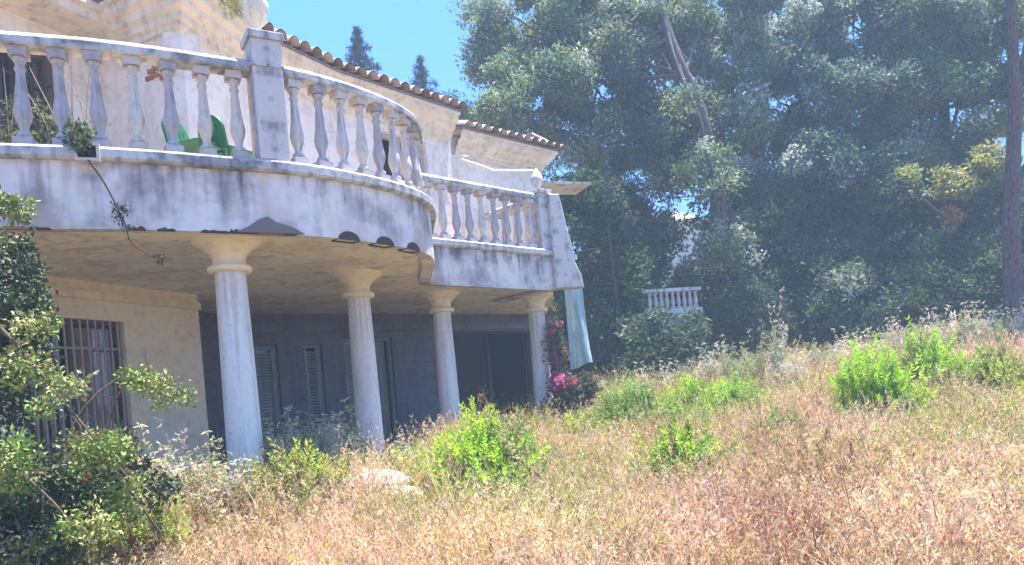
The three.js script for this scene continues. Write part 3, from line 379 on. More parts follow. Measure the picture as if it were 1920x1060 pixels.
// ---------------------------------------------------------------- trees
const LC = [leafCluster(1, 15, 0.25, 0.125, 0.046), leafCluster(2, 15, 0.25, 0.115, 0.05)], LCb = leafCluster(3, 10, 0.2, 0.13, 0.065, 0.1), LCs = leafCluster(4, 9, 0.11, 0.065, 0.034, 0.1), LCbig = leafCluster(6, 9, 0.5, 0.34, 0.14);
const OLIVE = [[[0.15, 0.21, 0.085], 4], [[0.13, 0.19, 0.10], 4], [[0.24, 0.30, 0.085], 3], [[0.10, 0.15, 0.10], 3], [[0.32, 0.38, 0.10], 2], [[0.44, 0.49, 0.37], 1.6]];
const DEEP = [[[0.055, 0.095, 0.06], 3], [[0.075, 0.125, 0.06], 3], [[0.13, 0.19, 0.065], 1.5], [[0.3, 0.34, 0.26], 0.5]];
function tree(name, label, group, base, bend, crown, n, pal, seed, r0, bark, geo = LC[0], smin = 0.8, smax = 1.4) {
  const rng = RNG(seed), t = thing(name, label, 'tree', [base.x, base.y, base.z], group); const loc = (b) => V(b[0] - base.x, b[1] - base.y, b[2] - base.z);
  const pts = [V(0, -0.2, 0), ...bend.map((p) => V(...p).sub(base))]; const curve = new THREE.CatmullRomCurve3(pts), cp = curve.getPoints(14); part('trunk', tube(cp, cp.map((_, i) => mix(r0, r0 * 0.4, i / 14)), 10), bark, t);
  const lm = crown.map((b) => { const c = loc(b), s = cp[Math.floor(5 + rng() * 9)]; return s.distanceTo(c) > 0.3 ? limb(s, c.clone().add(V(0, b[4] * 0.3, 0)), r0 * 0.24, 0.02, rng, 0.05, 6) : null; }).filter(Boolean);
  const tw = []; for (const b of crown) for (let i = 0; i < 5; i++) { const c = loc(b), d = rdir(rng); tw.push(limb(c, c.clone().add(V(d.x * b[3], d.y * b[4], d.z * b[5]).multiplyScalar(0.8)), 0.04, 0.012, rng, 0.1, 4, 5)); }
  lm.forEach((g) => part('limb', g, bark, t)); const tws = part('twigs', tw, bark, t); tws.userData.kind = 'stuff';
  inst('crown', geo, M.treeleaf, blobLeaves(crown.map((b) => { const c = loc(b); return [c.x, c.y, c.z, b[3], b[4], b[5], b[6]]; }), n, pal, rng, smin, smax, 24, 0.25), t); return t;
}
const P = (px, py, d) => { const v = at(px, py, d); return [v.x, v.y, v.z]; }, B = (px, py, d, rx, ry, rz, w) => [...P(px, py, d), rx, ry, rz, w];
const G = (px, d) => { let y = 1; for (let k = 0; k < 4; k++) { const v = at(px, 737 + 0.0857 * (960 - px) - (y - 1.55) * 1387 / d, d); y = ground(v.x, d); var x = v.x; } return V(x, y, -d); };
{
  const g1 = G(1330, 21);
  tree('leaning_tree', 'tall grey green tree with pale leaning trunk above the far end of the house', 'broad trees behind the meadow', g1, [P(1350, 420, 20.3), P(1312, 210, 20), P(1262, 90, 20), P(1225, -40, 20.4)],
    [B(980, 90, 21.5, 1.5, 1.3, 1.4), B(1000, 180, 20.5, 1.5, 1.0, 1.3, 1.2), B(940, 215, 19.5, 0.8, 0.65, 0.8), B(1080, 20, 21, 1.5, 1.2, 1.3), B(1120, 170, 21, 1.6, 1.3, 1.4), B(1090, 280, 20.5, 1.6, 1.1, 1.3), B(1200, 60, 22, 1.5, 1.3, 1.4, 0.7), B(1220, 250, 21, 1.7, 1.4, 1.4), B(1330, 60, 22, 1.7, 1.5, 1.5, 0.8), B(1350, 230, 21.5, 1.6, 1.4, 1.4), B(900, 10, 22, 0.8, 0.6, 0.8, 0.5), B(1050, 150, 19.6, 0.9, 0.7, 0.7, 1.4), B(1190, 40, 20.6, 1.0, 0.8, 0.9, 0.8), B(1290, 20, 21.4, 1.2, 0.9, 0.9, 0.7), B(1150, 90, 20.2, 0.9, 0.7, 0.8, 0.8), B(1330, 330, 19, 0.8, 0.7, 0.6), B(1290, 180, 18.9, 0.6, 0.4, 0.5, 0.8), B(1360, 470, 19.2, 0.8, 0.7, 0.6), B(1245, 345, 20.4, 0.75, 0.55, 0.6, 0.8)], 11500, OLIVE, 11, 0.26, M.barkPale);
  const g2 = G(1560, 22);
  tree('broad_tree', 'broad blue green tree filling the middle of the tree line', 'broad trees behind the meadow', g2, [P(1560, 420, 22), P(1540, 220, 22), P(1560, 20, 22)],
    [B(1460, 60, 22, 1.8, 1.6, 1.6), B(1600, 50, 21.5, 1.8, 1.6, 1.6), B(1480, 200, 21.5, 1.8, 1.5, 1.6), B(1620, 200, 21, 1.8, 1.5, 1.6), B(1450, 330, 21, 1.7, 1.3, 1.5), B(1580, 330, 20.5, 1.8, 1.3, 1.4)], 8200, [[[0.13, 0.19, 0.125], 4], [[0.10, 0.16, 0.115], 3], [[0.22, 0.27, 0.13], 2], [[0.44, 0.49, 0.42], 1.7]], 12, 0.3, M.barkDark, LC[1]);
  const g3 = G(1790, 21);
  tree('broad_tree', 'broad dusty green tree at the right end of the tree line', 'broad trees behind the meadow', g3, [P(1790, 420, 21), P(1770, 230, 21), P(1780, 20, 21)],
    [B(1720, 60, 21, 1.7, 1.6, 1.5), B(1840, 60, 20.5, 1.4, 1.6, 1.4), B(1720, 200, 20.5, 1.6, 1.4, 1.4), B(1830, 210, 20, 1.4, 1.3, 1.3), B(1700, 320, 20.5, 1.5, 1.1, 1.3), B(1810, 330, 19.8, 1.2, 0.9, 1.2)], 7200, OLIVE, 13, 0.26, M.barkDark);
  // trunk at the right edge of view
  const g4 = G(1903, 15.5);
  tree('dark_trunk_tree', 'dark straight tree trunk at the right edge of the picture', null, g4, [P(1897, 420, 15.5), P(1903, 200, 15.5), P(1893, -60, 15.5)], [B(1990, -160, 15.5, 1.2, 0.8, 1.2), B(2080, 20, 16.5, 1.1, 1.0, 1.2)], 1200, DEEP, 14, 0.21, M.barkDark, LC[1]);
  // understorey: dark bushes and small trees in the shade
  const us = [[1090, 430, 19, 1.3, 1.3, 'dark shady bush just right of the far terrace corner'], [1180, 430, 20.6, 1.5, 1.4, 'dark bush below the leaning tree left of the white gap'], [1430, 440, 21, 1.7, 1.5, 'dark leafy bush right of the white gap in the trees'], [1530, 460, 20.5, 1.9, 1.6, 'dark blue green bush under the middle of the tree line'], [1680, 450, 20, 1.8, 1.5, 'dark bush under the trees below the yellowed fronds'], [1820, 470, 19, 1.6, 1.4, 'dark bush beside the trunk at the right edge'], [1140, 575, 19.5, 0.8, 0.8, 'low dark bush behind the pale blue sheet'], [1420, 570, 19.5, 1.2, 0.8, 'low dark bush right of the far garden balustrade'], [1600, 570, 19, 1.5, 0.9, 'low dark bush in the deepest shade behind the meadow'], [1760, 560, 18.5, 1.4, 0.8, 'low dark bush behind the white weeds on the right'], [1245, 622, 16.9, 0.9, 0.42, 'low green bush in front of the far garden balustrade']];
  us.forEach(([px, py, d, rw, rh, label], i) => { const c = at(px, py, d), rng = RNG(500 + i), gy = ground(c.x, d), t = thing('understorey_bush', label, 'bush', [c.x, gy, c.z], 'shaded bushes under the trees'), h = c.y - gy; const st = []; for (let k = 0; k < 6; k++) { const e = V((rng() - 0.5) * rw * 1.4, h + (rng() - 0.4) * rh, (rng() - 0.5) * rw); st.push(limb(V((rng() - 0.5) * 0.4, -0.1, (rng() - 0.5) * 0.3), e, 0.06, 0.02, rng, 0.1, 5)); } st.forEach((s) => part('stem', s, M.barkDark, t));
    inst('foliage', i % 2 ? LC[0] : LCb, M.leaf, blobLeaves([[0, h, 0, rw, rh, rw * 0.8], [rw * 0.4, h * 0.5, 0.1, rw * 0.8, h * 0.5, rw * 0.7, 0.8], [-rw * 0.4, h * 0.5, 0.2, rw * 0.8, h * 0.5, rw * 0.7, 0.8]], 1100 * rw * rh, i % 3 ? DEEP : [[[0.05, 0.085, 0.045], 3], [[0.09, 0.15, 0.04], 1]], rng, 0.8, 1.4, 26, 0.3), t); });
  // far wood that closes the view
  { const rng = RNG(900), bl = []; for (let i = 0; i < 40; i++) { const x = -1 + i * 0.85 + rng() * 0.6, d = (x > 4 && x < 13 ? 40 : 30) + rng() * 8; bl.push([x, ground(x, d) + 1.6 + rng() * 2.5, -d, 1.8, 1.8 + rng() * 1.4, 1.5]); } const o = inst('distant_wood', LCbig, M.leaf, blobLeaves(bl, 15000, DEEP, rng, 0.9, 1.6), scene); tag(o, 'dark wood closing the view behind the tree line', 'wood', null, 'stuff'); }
  // conifers behind the roof
  function conifer(px, pyTop, d, h, r, seed, label) {
    const top = at(px, pyTop, d), rng = RNG(seed), gy = ground(top.x, d), t = thing('conifer', label, 'tree', [top.x, gy, top.z], 'conifers behind the roof'), H = top.y - gy; part('trunk', tube([V(0, -0.2, 0), V(0, H * 0.5, 0), V(0, H, 0)], [0.25, 0.15, 0.02], 8), M.barkDark, t);
    const list = [], br = [], ng = leafCluster(seed, 22, 0.1, 0.13, 0.02, 0.2); for (let y = H - 0.1; y > H - h; y -= 0.3) { const R = r * Math.pow((H - y) / h, 0.8) * (0.8 + rng() * 0.35), n = 5 + Math.floor(rng() * 2), a0 = rng() * 6; for (let i = 0; i < n; i++) { const a = a0 + i / n * 6.283 + rng() * 0.4, L = R * (0.7 + rng() * 0.5), e = V(Math.cos(a) * L, y + L * 0.12 - rng() * 0.15, Math.sin(a) * L); br.push(limb(V(0, y, 0), e, 0.03, 0.008, rng, 0.04, 4, 4)); for (let k = 0; k < 3 + L * 7; k++) { const tt = 0.15 + 0.85 * rng(); list.push({ p: V(e.x * tt, mix(y, e.y, tt) + (rng() - 0.6) * 0.12, e.z * tt), q: rq(rng), s: 0.7 + rng() * 0.5, c: vary([0.016, 0.03, 0.026], rng, 0.5) }); } } }
    const b = part('branches', br, M.barkDark, t); b.userData.kind = 'stuff'; inst('needles', ng, M.leaf, list, t);
  }
  conifer(668, 52, 25, 4.0, 1.5, 31, 'taller dark conifer rising behind the tiled roof edge'); conifer(787, 106, 28, 3.4, 1.25, 32, 'smaller dark conifer behind the roof, right of the taller one');
  { const c = at(848, 188, 26), rng = RNG(41), gy = ground(c.x, 26), t = thing('dark_treetop', 'low dark treetop showing just above the roof ridge', 'tree', [c.x, gy, c.z]); part('trunk', tube([V(0, 0, 0), V(0, c.y - gy, 0)], [0.2, 0.08], 8), M.barkDark, t); inst('crown', LC[0], M.leaf, blobLeaves([[0, c.y - gy - 0.6, 0, 1.2, 0.6, 0.8]], 500, DEEP, rng, 0.8, 1.3), t); }
  // small yellowing tree
  { const c = at(1770, 370, 18.4), rng = RNG(51), gy = ground(c.x, 18.4), t = thing('yellowing_tree', 'small tree with yellowing and orange leaves low among the trees at right', 'tree', [c.x, gy, c.z]); const H = c.y - gy; part('trunk', limb(V(0, -0.1, 0), V(0, H * 0.8, 0), 0.09, 0.05, rng, 0.04, 8), M.barkDark, t); const q = (px, py, a, b) => { const v = at(px, py, 18.3).sub(t.position); return [v.x, v.y, v.z, a, b, a]; };
    for (const [px, py] of [[1705, 330], [1790, 345], [1850, 300], [1785, 412]]) part('limb', limb(V(0, H * 0.75, 0), at(px, py, 18.3).sub(t.position), 0.04, 0.012, rng, 0.1, 5), M.barkDark, t);
    inst('crown', LCb, M.treeleaf, blobLeaves([q(1705, 328, 0.3, 0.16), q(1790, 350, 0.45, 0.22), q(1850, 290, 0.4, 0.3), q(1780, 330, 0.3, 0.15)], 260, [[[0.36, 0.36, 0.08], 3], [[0.22, 0.28, 0.07], 2], [[0.44, 0.38, 0.14], 1]], rng, 0.7, 1.1, 12), t); inst('orange_leaves', LCb, M.treeleaf, blobLeaves([q(1785, 412, 0.2, 0.24)], 50, [[[0.5, 0.22, 0.08], 2], [[0.5, 0.36, 0.14], 1]], rng, 0.7, 1, 8), t); }
}

// ---------------------------------------------------------------- meadow
const TAN = [[[0.52, 0.39, 0.21], 3], [[0.55, 0.38, 0.25], 3], [[0.43, 0.28, 0.18], 2], [[0.64, 0.51, 0.32], 2], [[0.48, 0.40, 0.12], 2], [[0.29, 0.18, 0.12], 1.4]], GREENG = [[[0.28, 0.36, 0.05], 3], [[0.36, 0.38, 0.08], 2], [[0.18, 0.28, 0.04], 1], [[0.46, 0.42, 0.10], 2]], BROWN = [[[0.34, 0.19, 0.11], 2], [[0.42, 0.26, 0.16], 2], [[0.25, 0.15, 0.09], 1]], STRAW = [[[0.72, 0.59, 0.38], 2], [[0.66, 0.51, 0.31], 2], [[0.66, 0.49, 0.35], 1.5]];
{
  const geos = [tuft(21, 13, 0.30, 0.11, 0.0055, 0.6, 0.022), tuft(22, 13, 0.22, 0.12, 0.006, 0.9), tuft(23, 10, 0.38, 0.10, 0.005, 0.5, 0.026), tuft(24, 14, 0.15, 0.15, 0.0055, 1.2)], rng = RNG(61), lists = geos.map(() => []), green = [];
  let n = 0; while (n < 90000) {
    const d = 3.3 * Math.exp(rng() * Math.log(22 / 3.3)), x = (rng() * 2 - 1) * (0.82 * d + 1.2); if (inHouse(x, d)) continue; n++;
    const g = fbm(x * 0.55 + 40, d * 0.55, 71, 3), far = smooth(9, 14, d), gr = smooth(0.56, 0.72, g + 0.16 * far * (1 - smooth(3, 6, x))), y = ground(x, d) - 0.02, sh = 0.35 + 1.3 * fbm(x * 1.2, d * 1.2 + 7, 73, 3);
    const isG = rng() < gr * 0.75, tint = fbm(x * 0.8 + 11, d * 0.8, 77, 2), cl = fbm(x * 3.1 + 60, d * 2.6, 79, 3) + 0.25 * (fbm(x * 0.5, d * 0.5 + 30, 83, 2) - 0.5), pal = isG ? GREENG : cl > 0.56 && rng() < 0.8 ? STRAW : cl < 0.44 && rng() < 0.8 ? BROWN : TAN, c = vary(pick(pal, rng), rng, 0.5); if (!isG) { c[0] *= 0.92 + 0.2 * tint; c[2] *= 0.75 + 0.55 * tint; }
    if (fbm(x * 1.6 + 20, d * 1.6, 87, 3) < 0.43 && rng() < 0.85) continue; const k = Math.floor(rng() * 4), q = new THREE.Quaternion().setFromEuler(new THREE.Euler((rng() - 0.5) * 1.1, rng() * 6.283, (rng() - 0.5) * 1.1)), s = (0.65 + 0.6 * rng()) * sh * (1 + 0.02 * d); lists[k].push({ p: V(x, y, -d), q, s: V(s * 1.1, s * (0.75 + 0.4 * rng()), s * 1.1), c });
  }
  const gr = new THREE.Group(); gr.name = 'dry_grass'; scene.add(tag(gr, 'dry tan and pinkish meadow grass with green patches', 'grass', null, 'stuff')); lists.forEach((l, i) => inst('grass_tufts', geos[i], M.grass, l, gr));
  const tall = [], weeds = [[], []], tg = tuft(25, 5, 0.55, 0.1, 0.006, 0.7, 0.03), sg = [sprig(73, 18, 0.34, 0.09, 0.014), sprig(74, 24, 0.26, 0.07, 0.018)];
  for (let n = 0; n < 9000; n++) { const d = 3.3 * Math.exp(rng() * Math.log(20 / 3.3)), x = (rng() * 2 - 1) * (0.82 * d + 1.2); if (inHouse(x, d) || fbm(x * 0.9 + 5, d * 0.9 + 50, 89, 3) < 0.47) continue; tall.push({ p: V(x, ground(x, d) - 0.02, -d), q: new THREE.Quaternion().setFromEuler(new THREE.Euler((rng() - 0.5) * 1.0, rng() * 6.283, (rng() - 0.5) * 1.0)), s: 0.7 + 0.5 * rng(), c: vary(pick(rng() < 0.6 ? STRAW : TAN, rng), rng, 0.5) }); }
  for (let n = 0; n < 14000; n++) { const d = 4.5 * Math.exp(rng() * Math.log(17 / 4.5)), x = (rng() * 2 - 1) * (0.8 * d + 1), w = fbm(x * 0.8 + 15, d * 0.8 + 5, 93, 4) + 0.12 * smooth(8, 12, d) * (1 - smooth(4, 7, x)) * smooth(-1, 1, x); if (w < 0.54 || inHouse(x, d)) continue; weeds[n % 2].push({ p: V(x, ground(x, d) - 0.02, -d), q: new THREE.Quaternion().setFromEuler(new THREE.Euler((rng() - 0.5) * 0.9, rng() * 6.283, (rng() - 0.5) * 0.9)), s: 0.6 + 0.7 * rng(), c: vary(pick([[[0.26, 0.38, 0.05], 3], [[0.36, 0.42, 0.07], 3], [[0.2, 0.27, 0.08], 2], [[0.44, 0.40, 0.14], 2]], rng), rng, 0.5) }); }
  inst('tall_stalks', tg, M.grass, tall, gr); weeds.forEach((l, i) => inst('low_weeds', sg[i], M.leaf, l, gr));
}
// bright green shrubs
const SP = [sprig(71, 26, 0.40, 0.085, 0.02), sprig(72, 30, 0.32, 0.075, 0.024)], LIME = [[[0.32, 0.52, 0.015], 4], [[0.42, 0.58, 0.03], 3], [[0.2, 0.36, 0.03], 2]], YEL = [[[0.34, 0.40, 0.04], 3], [[0.26, 0.36, 0.04], 3], [[0.42, 0.38, 0.06], 1]];
function shrub(px, py, d, w, h, pal, seed, label, dens = 1, sunk = 0) {
  w *= 1.15; h *= 1.25; const c = at(px, py, d), rng = RNG(seed), gy = ground(c.x, d), t = thing('green_shrub', label, 'shrub', [c.x, gy, c.z], 'bright green shrubs in the meadow'), st = [], list = [[], []], n = Math.round(900 * dens * w * (0.5 + h));
  for (let k = 0; k < 9; k++) { const a = rng() * 6.28, r = w * 0.6 * rng(); st.push(limb(V(0, -0.05, 0), V(Math.cos(a) * r, h * (0.5 + 0.3 * rng()), Math.sin(a) * r), 0.016, 0.006, rng, 0.08, 5, 5)); }
  part('stems', st, M.stem, t).userData.kind = 'stuff';
  const lumps = Array.from({ length: 9 }, () => { const a = rng() * 6.28, r = Math.sqrt(rng()) * 0.75; return [Math.cos(a) * r, Math.sin(a) * r, 0.5 + 0.75 * rng(), rng() < 0.2 ? [0.3, 0.3, 0.1] : pick(pal, rng)]; });
  for (let i = 0; i < n; i++) { const L = lumps[Math.floor(rng() * 9)], a = rng() * 6.28, r = 0.42 * Math.sqrt(rng()), x = L[0] + Math.cos(a) * r, z = L[1] + Math.sin(a) * r, rr = Math.hypot(x, z); if (rr > 1.1) continue; const top = h * L[2] * Math.sqrt(Math.max(0.05, 1 - rr * rr * 0.75)), y = top * (0.05 + 0.95 * Math.pow(rng(), 0.7)) - 0.3; list[i % 2].push({ p: V(x * w, Math.max(-0.05, y), z * w * 0.8), q: new THREE.Quaternion().setFromEuler(new THREE.Euler(z * 0.8 + (rng() - 0.5) * 1.1, rng() * 6.28, -x * 0.8 + (rng() - 0.5) * 1.1)), s: (rng() < 0.04 ? 1.0 : 0.6) + 0.6 * rng(), c: vary(rng() < 0.75 ? L[3] : pick(pal, rng), rng, 0.5) }); }
  list.forEach((l, i) => inst('foliage', SP[i], M.leaf, l, t));
}
shrub(885, 810, 7.5, 0.54, 0.74, LIME, 81, 'largest lime green shrub in front of the third column'); shrub(975, 835, 7.9, 0.36, 0.5, [[[0.2, 0.3, 0.05], 3], [[0.26, 0.3, 0.08], 2]], 82, 'duller green shrub leaning against the largest shrub on its right');
shrub(1272, 872, 7.2, 0.27, 0.58, LIME, 83, 'small round lime shrub alone in the middle of the meadow', 1.7); shrub(1200, 780, 11.5, 0.75, 0.62, [[[0.22, 0.34, 0.05], 3], [[0.28, 0.35, 0.08], 2]], 84, 'wide low green shrub right of the fallen pink blossom'); shrub(1340, 745, 12, 0.75, 0.62, LIME, 85, 'wide green shrub at the middle of the meadow edge');
shrub(1640, 740, 10.2, 0.55, 0.75, LIME, 86, 'left and nearest lime shrub of the three at right'); shrub(1745, 710, 11.2, 0.55, 0.72, LIME, 87, 'middle lime shrub of the three at right'); shrub(1880, 730, 10.6, 0.45, 0.7, [[[0.22, 0.36, 0.03], 3], [[0.36, 0.4, 0.06], 2]], 88, 'yellowish lime shrub close to the right edge');
shrub(565, 900, 6.6, 0.36, 0.5, YEL, 89, 'yellow green shrub at the foot of the nearest column'); shrub(245, 1040, 5.5, 0.38, 0.46, YEL, 90, 'yellow green clump at the lower left below the bramble'); shrub(1090, 770, 11, 0.4, 0.4, YEL, 91, 'small yellowish shrub beside the foot of the farthest column'); shrub(1470, 770, 9.8, 0.3, 0.3, [[[0.2, 0.26, 0.06], 1]], 92, 'low dull green clump between the meadow shrubs', 0.8); shrub(1660, 850, 8.2, 0.25, 0.22, YEL, 93, 'low yellowish tuft below the nearest of the three right shrubs', 0.8); shrub(970, 1000, 5.6, 0.22, 0.2, [[[0.26, 0.3, 0.07], 1]], 94, 'low green tuft at the bottom middle of the meadow', 0.7);
// tall pale weeds
const WT = [weedGeo(31, 7, 0.95, 0.1), weedGeo(32, 8, 0.78, 0.13)];
function weed(px, d, n, w, h, seed, label, pal) { const g = G(px, d), rng = RNG(seed), t = thing('pale_weed', label, 'weed', [g.x, g.y, g.z], 'tall pale seeding weeds'), l = [[], []]; n = Math.round(n * 1.7); for (let i = 0; i < n; i++) l[i % 2].push({ p: V((rng() - 0.5) * w * 2, -0.03, (rng() - 0.5) * w * 1.4), q: new THREE.Quaternion().setFromEuler(new THREE.Euler((rng() - 0.5) * 0.3, rng() * 6.28, (rng() - 0.5) * 0.3)), s: V(1, h * (0.8 + 0.5 * rng()), 1), c: vary(pick(pal, rng), rng, 0.4) }); inst('stalks', WT[0], M.grass, l[0], t, 'stuff'); inst('stalks', WT[1], M.grass, l[1], t, 'stuff'); }
const PALE = [[[0.60, 0.55, 0.44], 3], [[0.42, 0.42, 0.26], 2], [[0.68, 0.62, 0.52], 2], [[0.26, 0.31, 0.13], 1.6]], PALEG = [[[0.36, 0.4, 0.2], 3], [[0.5, 0.48, 0.36], 2]];
[[355, 6.3, 9, 0.22, 0.8, 'pale dry weed left of the nearest column, by the wall corner'], [420, 6.2, 12, 0.3, 0.6, 'dense pale weed just left of the nearest column base'], [480, 5.9, 6, 0.2, 0.36, 'pale weed in front of the nearest column base'], [530, 7.6, 9, 0.25, 0.9, 'pale leafy weed right of the nearest column'], [600, 7.9, 12, 0.32, 0.8, 'pale weed between the two nearest columns'], [655, 8.0, 8, 0.22, 0.7, 'pale weed just left of the second column'], [745, 8.2, 7, 0.25, 0.45, 'short pale weed right of the second column foot'], [1110, 14.2, 9, 0.4, 0.8, 'pale weed below the pale blue sheet'], [1150, 13.6, 9, 0.4, 0.8, 'pale weed right of the pink flowers'], [1220, 15, 10, 0.5, 0.8, 'pale weed at the shade edge below the far balustrade'], [1310, 15, 12, 0.45, 0.95, 'pale bushy weed at the shade edge right of the far balustrade'], [1390, 14.5, 12, 0.35, 1.1, 'tall grey green weed in the middle of the shade edge'], [1460, 14.2, 3, 0.08, 1.7, 'single tallest weed stalk standing before the dark shade'], [1490, 13.5, 8, 0.3, 0.9, 'tan weed right of the tallest stalk'], [1570, 15.2, 12, 0.5, 0.8, 'white seeding weed left of the right meadow shrubs'], [1640, 15.4, 12, 0.5, 0.85, 'white seeding weed behind the nearest right shrub'], [1720, 15.6, 12, 0.5, 1.0, 'white fluffy weed behind the middle right shrub'], [1800, 15.4, 12, 0.5, 1.0, 'greyish tall weed behind and right of the middle right shrub'], [1860, 15, 12, 0.5, 1.05, 'greyish tall weed left of the right edge trunk'], [1910, 14.4, 10, 0.4, 1.0, 'pale weed at the right edge in front of the trunk']].forEach(([px, d, n, w, h, l], i) => weed(px, d, n, w, h, 700 + i, l, i === 11 || i === 3 ? PALEG : PALE));
// pink flowering shrub
{ const c = at(1055, 725, 13.2), rng = RNG(121), gy = ground(c.x, 13.2), t = thing('pink_shrub', 'pink flowering shrub right of the farthest column', 'shrub', [c.x, gy, c.z]), h = c.y - gy; const st = []; for (let k = 0; k < 6; k++) st.push(limb(V(0, -0.05, 0), V((rng() - 0.5) * 0.4, h + 0.2 * rng(), (rng() - 0.5) * 0.3), 0.02, 0.008, rng, 0.1, 5, 5)); st.push(limb(V(-0.05, 0, 0), at(1040, 600, 13.3).sub(t.position), 0.02, 0.008, rng, 0.06, 5)); part('stems', st, M.stem, t); const top = at(1040, 620, 13.3).sub(t.position);
  inst('blossom', LCs, M.leaf, blobLeaves([[-0.02, h + 0.03, 0.05, 0.17, 0.17, 0.16, 2], [top.x, top.y - 0.2, top.z, 0.1, 0.55, 0.1, 0.5]], 260, [[[0.55, 0.09, 0.22], 3], [[0.6, 0.2, 0.33], 2], [[0.4, 0.05, 0.12], 1]], rng, 0.8, 1.2), t); inst('foliage', LCs, M.leaf, blobLeaves([[0.3, h * 0.8, -0.1, 0.35, 0.3, 0.3], [0, h * 0.5, 0, 0.3, 0.25, 0.3], [top.x, top.y - 0.4, top.z, 0.14, 0.7, 0.12]], 520, [[[0.08, 0.12, 0.05], 2], [[0.2, 0.1, 0.07], 1]], rng, 0.9, 1.5), t); }
// stones near the second column foot
[[700, 915, 7.2, 0.34, 0.15, 'pale flat boulder in grass at the foot of the second column'], [750, 925, 7.0, 0.2, 0.1, 'smaller pale stone right of the flat boulder']].forEach(([px, py, d, w, h, label], i) => { const c = at(px, py, d), g = new THREE.IcosahedronGeometry(1, 4), p = g.attributes.position; for (let k = 0; k < p.count; k++) { const x = p.getX(k), y = p.getY(k), z = p.getZ(k), f = 0.8 + 0.4 * fbm(x * 1.6 + 5 + z, y * 1.6 + z * 1.3 + 5, 130 + i, 3); p.setXYZ(k, x * f * w, y * f * h, z * f * w * 0.7); } g.computeVertexNormals(); const m = new THREE.Mesh(g, M.rail); m.name = numbered('boulder'); m.castShadow = m.receiveShadow = true; m.position.set(c.x, ground(c.x, d) + h * 0.5, -d); scene.add(tag(m, label, 'stone')); });

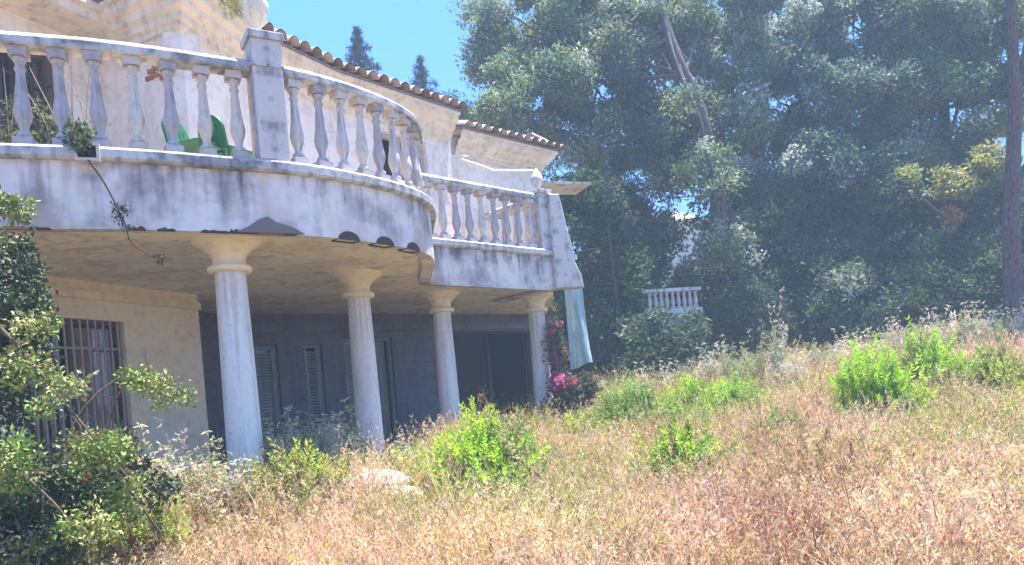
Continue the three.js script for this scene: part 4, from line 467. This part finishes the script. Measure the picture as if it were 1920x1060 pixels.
// ---------------------------------------------------------------- left foreground bramble and climbers
const VINE = [[[0.045, 0.08, 0.03], 4], [[0.07, 0.12, 0.03], 3], [[0.03, 0.055, 0.03], 3], [[0.15, 0.19, 0.05], 0.8], [[0.25, 0.24, 0.12], 0.4]];
function cane(pts, r0, mat, parent, name = 'cane') { const c = new THREE.CatmullRomCurve3(pts), cp = c.getPoints(16); return part(name, tube(cp, cp.map((_, i) => mix(r0, r0 * 0.4, i / 16)), 6), mat, parent); }
{
  const g = G(40, 4.4), rng = RNG(141), t = thing('bramble_bush', 'overgrown leafy bramble with arching dry canes at the left edge', 'bush', [g.x, g.y, g.z]), L = (px, py, d) => at(px, py, d).sub(t.position), bl = (px, py, d, a, b, c, w) => { const v = L(px, py, d); return [v.x, v.y, v.z, a, b, c, w]; };
  for (const pts of [[L(-30, 580, 4.4), L(60, 680, 4.3), L(150, 790, 4.2), L(235, 890, 4.2)], [L(-10, 600, 4.5), L(90, 720, 4.3), L(180, 840, 4.2)], [L(-20, 850, 4.0), L(60, 905, 4), L(130, 980, 4), L(170, 1070, 4)], [L(-20, 900, 4.2), L(100, 950, 4.1), L(170, 1010, 4.1)], [L(300, 1000, 4.6), L(250, 930, 4.5), L(200, 860, 4.5)], [L(60, 1060, 4.4), L(30, 800, 4.5), L(20, 600, 4.6), L(40, 470, 4.7)], [L(90, 1060, 4.6), L(110, 860, 4.7), L(180, 740, 4.8), L(260, 700, 4.9), L(360, 745, 5.0)], [L(120, 1050, 4.7), L(200, 800, 4.8), L(230, 720, 4.9)]]) { const c = cane(pts, 0.007 + rng() * 0.004, M.canebark, t), cp = new THREE.CatmullRomCurve3(pts), tw = []; for (let k = 0; k < 5; k++) { const p0 = cp.getPoint(0.25 + 0.7 * rng()); tw.push(limb(p0, p0.clone().addScaledVector(rdir(rng), 0.1 + 0.14 * rng()), 0.003, 0.001, rng, 0.12, 4, 4)); } part('twigs', tw, M.canebark, t).userData.kind = 'stuff'; }
  const lf = leafCluster(8, 11, 0.095, 0.046, 0.026, 0.1);
  inst('foliage', lf, M.gloss, blobLeaves([bl(20, 500, 4.7, 0.14, 0.2, 0.2), bl(30, 590, 4.6, 0.2, 0.2, 0.2), bl(40, 660, 4.6, 0.16, 0.18, 0.2, 0.8), bl(10, 760, 4.5, 0.14, 0.2, 0.25, 0.7), bl(120, 890, 4.7, 0.26, 0.2, 0.3, 0.5), bl(15, 920, 4.4, 0.2, 0.24, 0.3, 0.8), bl(190, 900, 4.8, 0.22, 0.18, 0.25, 0.6), bl(90, 1000, 4.6, 0.26, 0.2, 0.3, 0.7), bl(40, 1030, 4.3, 0.3, 0.2, 0.3), bl(270, 930, 5.2, 0.2, 0.16, 0.2, 0.5), bl(230, 860, 5.0, 0.16, 0.18, 0.2, 0.35)], 1700, VINE, rng, 0.55, 1.15, 24, 0.24), t);
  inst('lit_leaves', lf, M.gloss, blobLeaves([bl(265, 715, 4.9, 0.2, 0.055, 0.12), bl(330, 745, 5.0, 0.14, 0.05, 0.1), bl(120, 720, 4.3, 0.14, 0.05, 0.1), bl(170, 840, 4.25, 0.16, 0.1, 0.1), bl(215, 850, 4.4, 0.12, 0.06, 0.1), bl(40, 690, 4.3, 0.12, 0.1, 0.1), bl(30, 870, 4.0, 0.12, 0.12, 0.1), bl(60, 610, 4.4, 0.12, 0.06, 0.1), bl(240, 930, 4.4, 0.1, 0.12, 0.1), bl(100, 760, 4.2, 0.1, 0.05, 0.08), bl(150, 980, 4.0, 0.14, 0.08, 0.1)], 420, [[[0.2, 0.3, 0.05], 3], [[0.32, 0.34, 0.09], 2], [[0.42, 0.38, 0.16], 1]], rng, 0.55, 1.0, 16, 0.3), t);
  inst('red_flower', LCs, M.leaf, blobLeaves([bl(160, 898, 4.25, 0.012, 0.012, 0.012)], 2, [[[0.6, 0.16, 0.06], 1]], rng, 0.3, 0.4, 4), t);
}
{ // climber at the edge of the fascia
  const a = at(20, 385, 5.6), rng = RNG(151), t = thing('climbing_vine', 'green climbing vine against the left end of the terrace front', 'vine', [a.x, ground(a.x, 5.6), a.z]), h = a.y - t.position.y; cane([V(-0.3, 0, 0.2), V(-0.3, h * 0.4, 0.1), V(-0.25, h * 0.8, 0.05), V(0.1, h + 0.04, 0)], 0.016, M.cane, t, 'stem'); inst('foliage', LCs, M.gloss, blobLeaves([[-0.05, h, 0, 0.2, 0.09, 0.12], [-0.3, h * 0.8, 0.05, 0.15, 0.3, 0.12], [-0.32, h * 0.5, 0.1, 0.18, 0.35, 0.15]], 260, [[[0.2, 0.28, 0.05], 2], [[0.3, 0.32, 0.1], 1], [[0.1, 0.16, 0.04], 2]], rng, 0.7, 1.2, 12), t); }
{ // weed rooted by the drain spout, its dry runner hanging down the fascia
  const a = at(150, 285, 6.28), rng = RNG(161), t = thing('ledge_weed', 'dark weed growing on the ledge by the drain opening, its dry runner hanging below', 'weed', [a.x, 3.97, a.z + 0.02]); inst('foliage', LCs, M.leaf, blobLeaves([[0, 0.06, 0, 0.06, 0.07, 0.05], [0.07, -0.03, 0.06, 0.04, 0.06, 0.04]], 34, [[[0.07, 0.1, 0.05], 2], [[0.14, 0.16, 0.08], 1]], rng, 0.6, 1, 8), t);
  const q = (x, y, d) => at(x, y, d).sub(t.position); cane([q(165, 300, 6.15), q(190, 335, 6.2), q(215, 380, 6.24), q(236, 425, 6.25), q(245, 455, 6.3), q(300, 490, 6.45)], 0.009, M.darkiron, t, 'runner'); inst('runner_leaf', LCs, M.leaf, blobLeaves([[...q(225, 400, 6.24).toArray(), 0.05, 0.08, 0.03], [...q(237, 428, 6.24).toArray(), 0.03, 0.04, 0.03], [...q(297, 487, 6.45).toArray(), 0.05, 0.03, 0.03]], 22, [[[0.05, 0.05, 0.04], 1]], rng, 0.4, 0.6, 5), t); }
{ // climber tangled in the left balusters and dry weeds on the pillar
  const a = at(80, 190, 7.2), rng = RNG(171), t = thing('terrace_climber', 'thin straggling climber in front of the upper barred window', 'climber', [a.x, TERR, a.z]); for (let i = 0; i < 9; i++) { const x = (rng() - 0.5) * 0.9; cane([V(x, 0, 0), V(x + (rng() - 0.5) * 0.2, 0.5, 0), V(x + (rng() - 0.5) * 0.4, 1.0 + rng() * 0.2, 0.05)], 0.008, M.cane, t, 'stem'); } inst('foliage', LCs, M.leaf, blobLeaves([[-0.25, 0.45, 0, 0.3, 0.4, 0.1], [0.25, 0.4, 0, 0.25, 0.35, 0.1], [0.5, 0.55, 0, 0.1, 0.1, 0.08]], 110, [[[0.09, 0.13, 0.05], 2], [[0.2, 0.2, 0.1], 1]], rng, 0.6, 1.1, 12), t);
  const b = at(462, 50, 6.95), u = thing('dry_pillar_weed', 'dry straw coloured weeds growing beside the urn on the square pillar', 'weed', [b.x - 0.06, 5.24, b.z + 0.14]); inst('stalks', WT[0], M.grass, Array.from({ length: 7 }, () => ({ p: V((rng() - 0.5) * 0.16, -0.03, (rng() - 0.5) * 0.05), q: new THREE.Quaternion().setFromEuler(new THREE.Euler((rng() - 0.5), rng() * 6.28, (rng() - 0.5))), s: 0.25 + 0.12 * rng(), c: vary([0.34, 0.34, 0.14], rng, 0.5) })), u); }

renderer.render(scene, camera);
